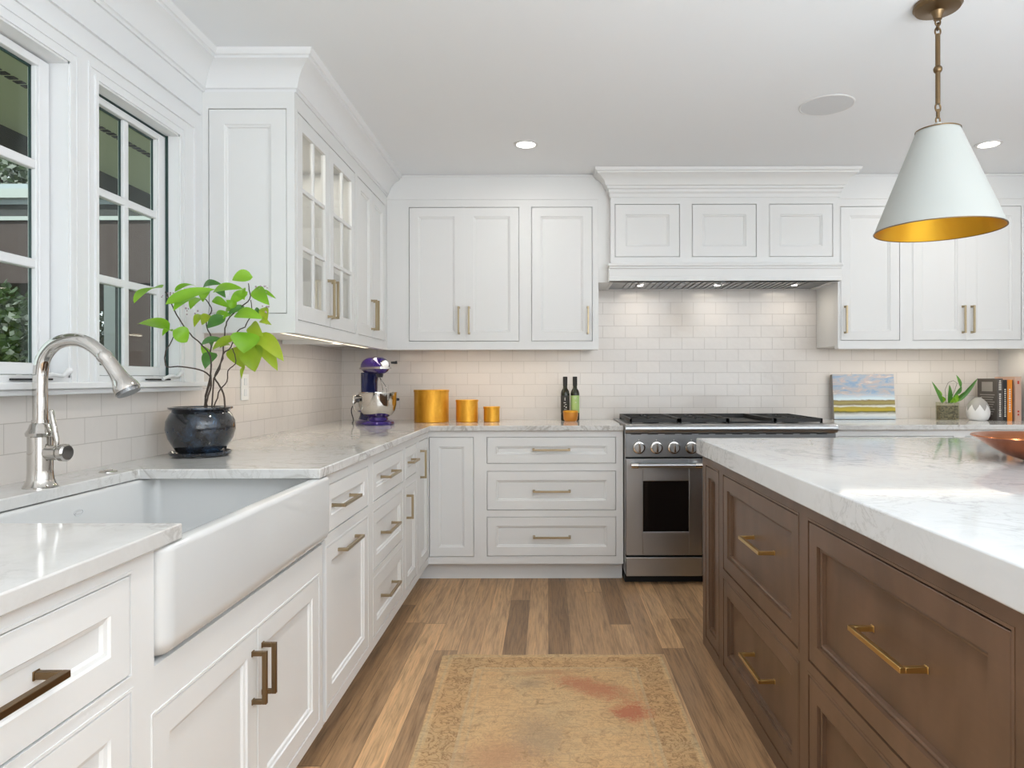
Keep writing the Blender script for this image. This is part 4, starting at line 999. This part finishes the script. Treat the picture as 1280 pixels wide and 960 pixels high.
MB().lathe([(0.062, 0.030), (0.058, 0.044)], (0.062, 0, 0), 32).build('bowl_plate', M['purple'], t, org=(0,0,0))
ar = MB()
for s in (-1, 1): ar.tube([(-0.075, s*0.045, 0.14), (-0.03, s*0.10, 0.145), (0.06, s*0.122, 0.150), (0.075, s*0.124, 0.150)], [0.013, 0.010, 0.009, 0.009], 10)
ar.build('bowl_arms', M['rubber'], t, smooth=True, org=(0,0,0))
MB().tube(smooth_pts([(-0.13, -0.02, 0.14), (-0.17, -0.06, 0.13), (-0.19, -0.08, 0.08), (-0.18, -0.07, 0.02), (-0.14, -0.09, 0.005), (-0.10, -0.10, 0.005)]), 0.0035, 8).build('power_cord', M['rubber'], t, smooth=True, org=(0,0,0))

# ------------------------------------------------------------------ canisters
def canister(xc, r, h, label):
    t = thing('canister', label, 'canister', (xc, 4.38, ZT), group=None)
    MB().lathe([(0.0, ZT), (r-0.003, ZT), (r, ZT+0.003), (r, ZT+h-0.014), (r-0.004, ZT+h-0.013)], (xc, 4.38, 0), 56, cap0=False).build('canister_body', M['canister'], t, smooth=True, angle=35)
    MB().lathe([(r+0.0025, ZT+h-0.014), (r+0.003, ZT+h-0.002), (r+0.001, ZT+h), (0, ZT+h)], (xc, 4.38, 0), 56, cap1=False).build('lid', M['canister'], t, smooth=True, angle=35)
canister(-0.748, 0.110, 0.206, 'largest amber brass canister, next to the stand mixer')
canister(-0.520, 0.070, 0.142, 'middle-sized amber brass canister between the largest and smallest')
canister(-0.362, 0.051, 0.098, 'smallest amber brass canister, rightmost of the three')
# bottles
def bottle(x, y, lab, label, prints):
    t = thing('bottle', label, 'bottle', (x, y, ZT))
    MB().lathe([(0.0, ZT), (0.026, ZT), (0.0285, ZT+0.004), (0.0285, ZT+0.178), (0.025, ZT+0.195), (0.0145, ZT+0.212), (0.013, ZT+0.235), (0.0, ZT+0.235)], (x, y, 0), 28, cap0=False, cap1=False).build('bottle_glass', M['bottle'], t, smooth=True, angle=45)
    MB().lathe([(0.0148, ZT+0.228), (0.0150, ZT+0.286), (0.013, ZT+0.289), (0, ZT+0.289)], (x, y, 0), 24).build('cap', M['gap'], t, smooth=True, angle=35)
    lb = MB().lathe([(0.0289, ZT+0.05), (0.0290, ZT+0.165)], (x, y, 0), 32, cap0=False, cap1=False).build('paper_label', lab, t, smooth=True)
    pr = MB()
    for dx, dz, wx, wz in prints:
        yy = y-math.sqrt(max(0.0297**2-dx*dx, 0)); pr.box(x+dx-wx/2, x+dx+wx/2, yy-0.0006, yy+0.0015, ZT+dz-wz/2, ZT+dz+wz/2)
    pr.build('label_print', M['ink'], lb)
bottle(0.113, 4.50, M['lab_dark'], 'dark oil bottle with a black label, left of the pair', [(-0.004, 0.118, 0.014, 0.004), (0.003, 0.106, 0.012, 0.003), (-0.006, 0.095, 0.006, 0.006), (0.006, 0.088, 0.007, 0.007), (-0.002, 0.142, 0.004, 0.02), (0.0, 0.075, 0.018, 0.002)])
bottle(0.178, 4.50, M['lab_green'], 'dark oil bottle with a pale green label, right of the pair', [(0.0, 0.152, 0.016, 0.003), (0.0, 0.144, 0.012, 0.002), (0.003, 0.12, 0.010, 0.003)])
t = thing('pinch_bowl', 'small round amber bowl in front of the two oil bottles', 'bowl', (0.146, 4.425, ZT))
MB().lathe([(0.0, ZT), (0.038, ZT), (0.045, ZT+0.012), (0.048, ZT+0.04), (0.048, ZT+0.058), (0.044, ZT+0.058), (0.043, ZT+0.02), (0, ZT+0.015)], (0.146, 4.425, 0), 36, cap0=False, cap1=False).build('bowl_body', M['amber'], t, smooth=True, angle=45)
MB().lathe([(0.0, ZT+0.058), (0.049, ZT+0.058), (0.049, ZT+0.066), (0.044, ZT+0.069), (0, ZT+0.069)], (0.146, 4.425, 0), 36, cap0=False, cap1=False).build('lid', M['canister'], t, smooth=True, angle=35)

# ------------------------------------------------------------------ right counter things
t = thing('landscape_painting', 'unframed landscape canvas of clouds over fields leaning by the range', 'painting', (2.075, 4.50, ZT), local=True)
t.rotation_euler = (math.radians(-6), 0, 0)
MB().box(-0.203, 0.207, 0.002, 0.036, 0.003, 0.302).build('canvas_sides', M['canvas'], t, org=(0,0,0))
MB().box(-0.203, 0.207, 0.0, 0.002, 0.003, 0.302).build('painted_face', M['painting'], t, org=(0,0,0))
t.location = (2.11, 4.545, ZT)
t = thing('planter', 'small square glass planter of gravel with strappy green leaves', 'plant', (2.607, 4.455, ZT), local=True)
gq = MB(); gx, gy = 0.0625, 0.026
gq.box(-gx, gx, -gy, -gy+0.004, 0, 0.118); gq.box(-gx, gx, gy-0.004, gy, 0, 0.118); gq.box(-gx, -gx+0.004, -gy+0.004, gy-0.004, 0, 0.118); gq.box(gx-0.004, gx, -gy+0.004, gy-0.004, 0, 0.118); gq.box(-gx+0.004, gx-0.004, -gy+0.004, gy-0.004, 0, 0.005)
M['vglass'] = thin_glass('planter_glass', (0.90, 0.90, 0.84), 1.0)
gq.build('glass_box', M['vglass'], t, org=(0,0,0))
MB().box(-gx+0.0045, gx-0.0045, -gy+0.0045, gy-0.0045, 0.0055, 0.095).build('gravel', M['gravel'], t, org=(0,0,0))['kind'] = 'stuff'
# leaves in plane coords relative (m): from photo crop (scale 6.4 per px, 190 px/m)
def q(cx_, cy_, dy=0): return Vector(((cx_-225)/6.4/190, dy, 0.118-(cy_-330)/6.4/190))
for b_, tp, wd, dy, mt in (((180,345),(80,165),26,-.02,'leaf_d'), ((175,300),(150,225),30,.02,'leaf'), ((225,345),(212,190),34,-.03,'leaf_d'), ((250,345),(300,235),24,0,'leaf_d'),
                      ((300,330),(445,140),26,-.02,'leaf_d'), ((335,215),(295,115),24,.01,'leaf_d'), ((300,270),(338,205),26,.01,'leaf_d'), ((315,300),(385,242),18,.02,'leaf_d'), ((200,335),(185,280),36,.03,'leaf'), ((270,340),(262,270),34,-.03,'leaf'), ((300,330),(318,265),36,.03,'leaf'), ((235,335),(240,285),34,-.04,'leaf')):
    mb = MB(); leaf(mb, q(*b_, dy*0.5), q(*tp, dy-0.01), wd/6.4/190*1.5, droop=0.004, fold=0.35, up=Vector((0.2, -1, 0.2))); mb.build('leaf', M[mt], t, smooth=True, angle=180, org=(0,0,0))
MB().tube([q(215,345), q(215,230,.01), q(240,175,.01), q(280,160,.01), q(310,180,.01), q(290,240,.01), q(262,290,.0)], 0.0012, 6).build('thin_stem', M['stem'], t, org=(0,0,0))
t = tag(MB().lathe([(0.0, 0), (0.046, 0), (0.056, 0.006), (0.066, 0.030), (0.069, 0.055), (0.064, 0.088), (0.050, 0.118), (0.030, 0.138), (0.018, 0.146), (0.019, 0.150), (0.014, 0.150), (0.012, 0.140), (0.0, 0.138)], (2.785, 4.42, ZT), 48, cap0=False, cap1=False).build('vase', M['vase'], smooth=True, angle=60),
    'small egg-shaped vase, grey above white zigzag points, left of the books', 'vase')
def book(x0, x1, y0, dp, h, m, label, prints=(), pm='ink', cover=()):
    t = thing('book', label, 'book', ((x0+x1)/2, y0+dp/2, ZT), group='books at the right end of the counter')
    mb = MB(); c = 0.0025
    mb.box(x0, x0+c, y0, y0+dp, ZT, ZT+h); mb.box(x1-c, x1, y0, y0+dp, ZT, ZT+h); mb.box(x0+c, x1-c, y0, y0+c, ZT, ZT+h)
    cv = mb.build('cover', m, t)
    MB().box(x0+c, x1-c, y0+c, y0+dp-0.004, ZT+0.002, ZT+h-0.004).build('pages', M['pages'], t)
    if prints:
        pr = MB(); xm = (x0+x1)/2
        for z, wz, wx in prints: pr.box(xm-wx/2, xm+wx/2, y0-0.0006, y0+0.001, ZT+z-wz/2, ZT+z+wz/2)
        if pm == 'red_ink':
            pr.bm.free()
            for z, wz, wx in prints: MB().box(xm-wx/2, xm+wx/2, y0-0.0006, y0+0.001, ZT+z-wz/2, ZT+z+wz/2).build('spine_print', M[pm], cv)
        else: pr.build('spine_print', M[pm], cv)
    if cover:
        pr = MB()
        for yc, z, wy, wz in cover: pr.box(x0-0.0007, x0+0.001, y0+yc-wy/2, y0+yc+wy/2, ZT+z-wz/2, ZT+z+wz/2)
        pr.build('cover_print', M['canvas'], cv)
    return t
let = lambda z0, z1, n, w_: [(z0+(z1-z0)*i/(n-1), (z1-z0)/n*0.62, w_*random.choice((0.7, 1, 0.85))) for i in range(n)]
book(2.870, 2.906, 4.36, 0.20, 0.270, M['book_grey'], 'thick grey-brown hardback, leftmost of the row, cover towards the vase', let(0.20, 0.255, 6, 0.016)+let(0.03, 0.17, 12, 0.012), 'ink',
     [(0.10, 0.218, 0.11, 0.062)]+[(0.10, 0.165-0.0155*i, 0.15-0.02*(i % 3), 0.006) for i in range(9)])
book(2.9075, 2.933, 4.36, 0.19, 0.262, M['book_black'], 'slim black book with pale spine lettering, beside the grey hardback', let(0.03, 0.20, 14, 0.010))
book(2.9345, 2.966, 4.36, 0.19, 0.262, M['book_orange'], 'bright orange book in the row right of the vase', let(0.06, 0.20, 11, 0.012))
book(2.9675, 2.977, 4.37, 0.19, 0.262, M['book_black'], 'very thin dark book between the orange and the pale pink ones')
book(2.9785, 3.017, 4.35, 0.20, 0.282, M['book_pink'], 'pale pink book at the right end of the row', [(0.245, 0.02, 0.012), (0.06, 0.012, 0.012), (0.04, 0.012, 0.010)], 'red_ink')

# ------------------------------------------------------------------ copper bowl
MB_ = MB().lathe([(0.0, 0.0), (0.045, 0.0), (0.060, 0.004), (0.105, 0.018), (0.150, 0.044), (0.180, 0.066), (0.200, 0.078), (0.205, 0.080), (0.203, 0.084), (0.198, 0.083), (0.175, 0.071), (0.145, 0.049), (0.10, 0.024), (0.05, 0.010), (0.0, 0.009)], (1.60, 2.20, ZT), 72, cap0=False, cap1=False)
tag(MB_.build('copper_bowl', M['copper'], smooth=True, angle=60), 'wide shallow copper bowl on the marble island at the right edge', 'bowl')

# ------------------------------------------------------------------ outdoors (seen through the windows)
struct(MB().box(-16, -1.6, -4, 16, -0.6, -0.5).build('ground', M['ground']))
ev = thing('eave', 'grey-green roof soffit with vent slots just outside the windows', 'roof', (-2.2, 2.5, 2.5))
MB().box(-2.80, -1.4605, -1.0, 5.85, 2.50, 2.56).build('soffit', M['soffit'], ev)
vs_ = MB()
for k in range(90):
    y = 1.5+0.045*k; vs_.box(-2.34, -2.30, y, y+0.028, 2.496, 2.50)
vs_.build('vent_slots', M['gap'], ev)
MB().box(-2.86, -2.80, -1.0, 5.85, 2.36, 2.56).build('fascia', M['dark_trim'], ev)
pr = thing('porch', 'brown timber outbuilding with white roof edge and post, seen through the window', 'building', (-5.0, 7, -0.5))
MB().box(-9.0, -1.9, 6.0, 8.6, 2.74, 2.92).build('roof', M['roofing'], pr)
MB().box(-9.0, -1.9, 5.93, 6.0, 2.78, 2.86).build('gutter', M['post'], pr)
MB().box(-9.0, -1.9, 6.02, 6.1, 2.62, 2.74).build('fascia', M['dark_trim'], pr)
MB().box(-9.0, -1.9, 6.00, 6.02, 2.60, 2.635).build('light_trim', M['post'], pr)
MB().box(-9.0, -1.9, 6.03, 8.5, 2.05, 2.60).build('beam', M['brown_wall'], pr)
MB().box(-3.75, -1.9, 6.1, 8.4, -0.5, 2.05).build('wall', M['brown_wall'], pr)
MB().box(-3.93, -3.83, 6.04, 6.16, -0.5, 2.05).build('post', M['post_dim'], pr)
def bush(name, label, c, R, parts, seed, trunk=True, size=0.07):
    rnd = random.Random(seed); t = thing(name, label, 'tree' if name == 'tree' else 'bush', (c[0], c[1], -0.5))
    for n, mt in parts:
        mb = MB()
        for _ in range(n):
            while True:
                v = Vector((rnd.uniform(-1, 1), rnd.uniform(-1, 1), rnd.uniform(-1, 1)))
                if 0.35 < v.length < 1: break
            p = Vector(c)+Vector((v.x*R[0], v.y*R[1], v.z*R[2])); d = Vector((rnd.gauss(0, 1), rnd.gauss(0, 1), rnd.gauss(0, 1))).normalized(); s = d.orthogonal().normalized()
            L = size*rnd.uniform(0.6, 1.4); wd = L*0.33
            vv = [mb.bm.verts.new(x) for x in (p, p+d*L*0.5+s*wd, p+d*L, p+d*L*0.5-s*wd)]; mb.bm.faces.new(vv)
        mb.build('foliage', M[mt], t)['kind'] = 'stuff'
    if trunk: MB().tube([(c[0], c[1], -0.5), (c[0]+0.05, c[1], c[2])], [0.12, 0.05], 8).build('trunk', M['bark'], t)
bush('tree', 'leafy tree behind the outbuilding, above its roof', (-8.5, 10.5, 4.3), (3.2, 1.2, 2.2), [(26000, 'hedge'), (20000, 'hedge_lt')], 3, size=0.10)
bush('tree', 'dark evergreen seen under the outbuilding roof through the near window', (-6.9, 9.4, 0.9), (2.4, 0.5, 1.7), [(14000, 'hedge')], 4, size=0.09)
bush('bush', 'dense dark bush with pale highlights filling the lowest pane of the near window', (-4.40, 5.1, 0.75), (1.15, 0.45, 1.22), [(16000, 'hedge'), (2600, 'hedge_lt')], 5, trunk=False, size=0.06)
bush('bush', 'bright green low shrub just below the near window', (-3.3, 3.6, 0.70), (0.7, 0.4, 0.58), [(2600, 'leaf_d')], 6, trunk=False, size=0.06)
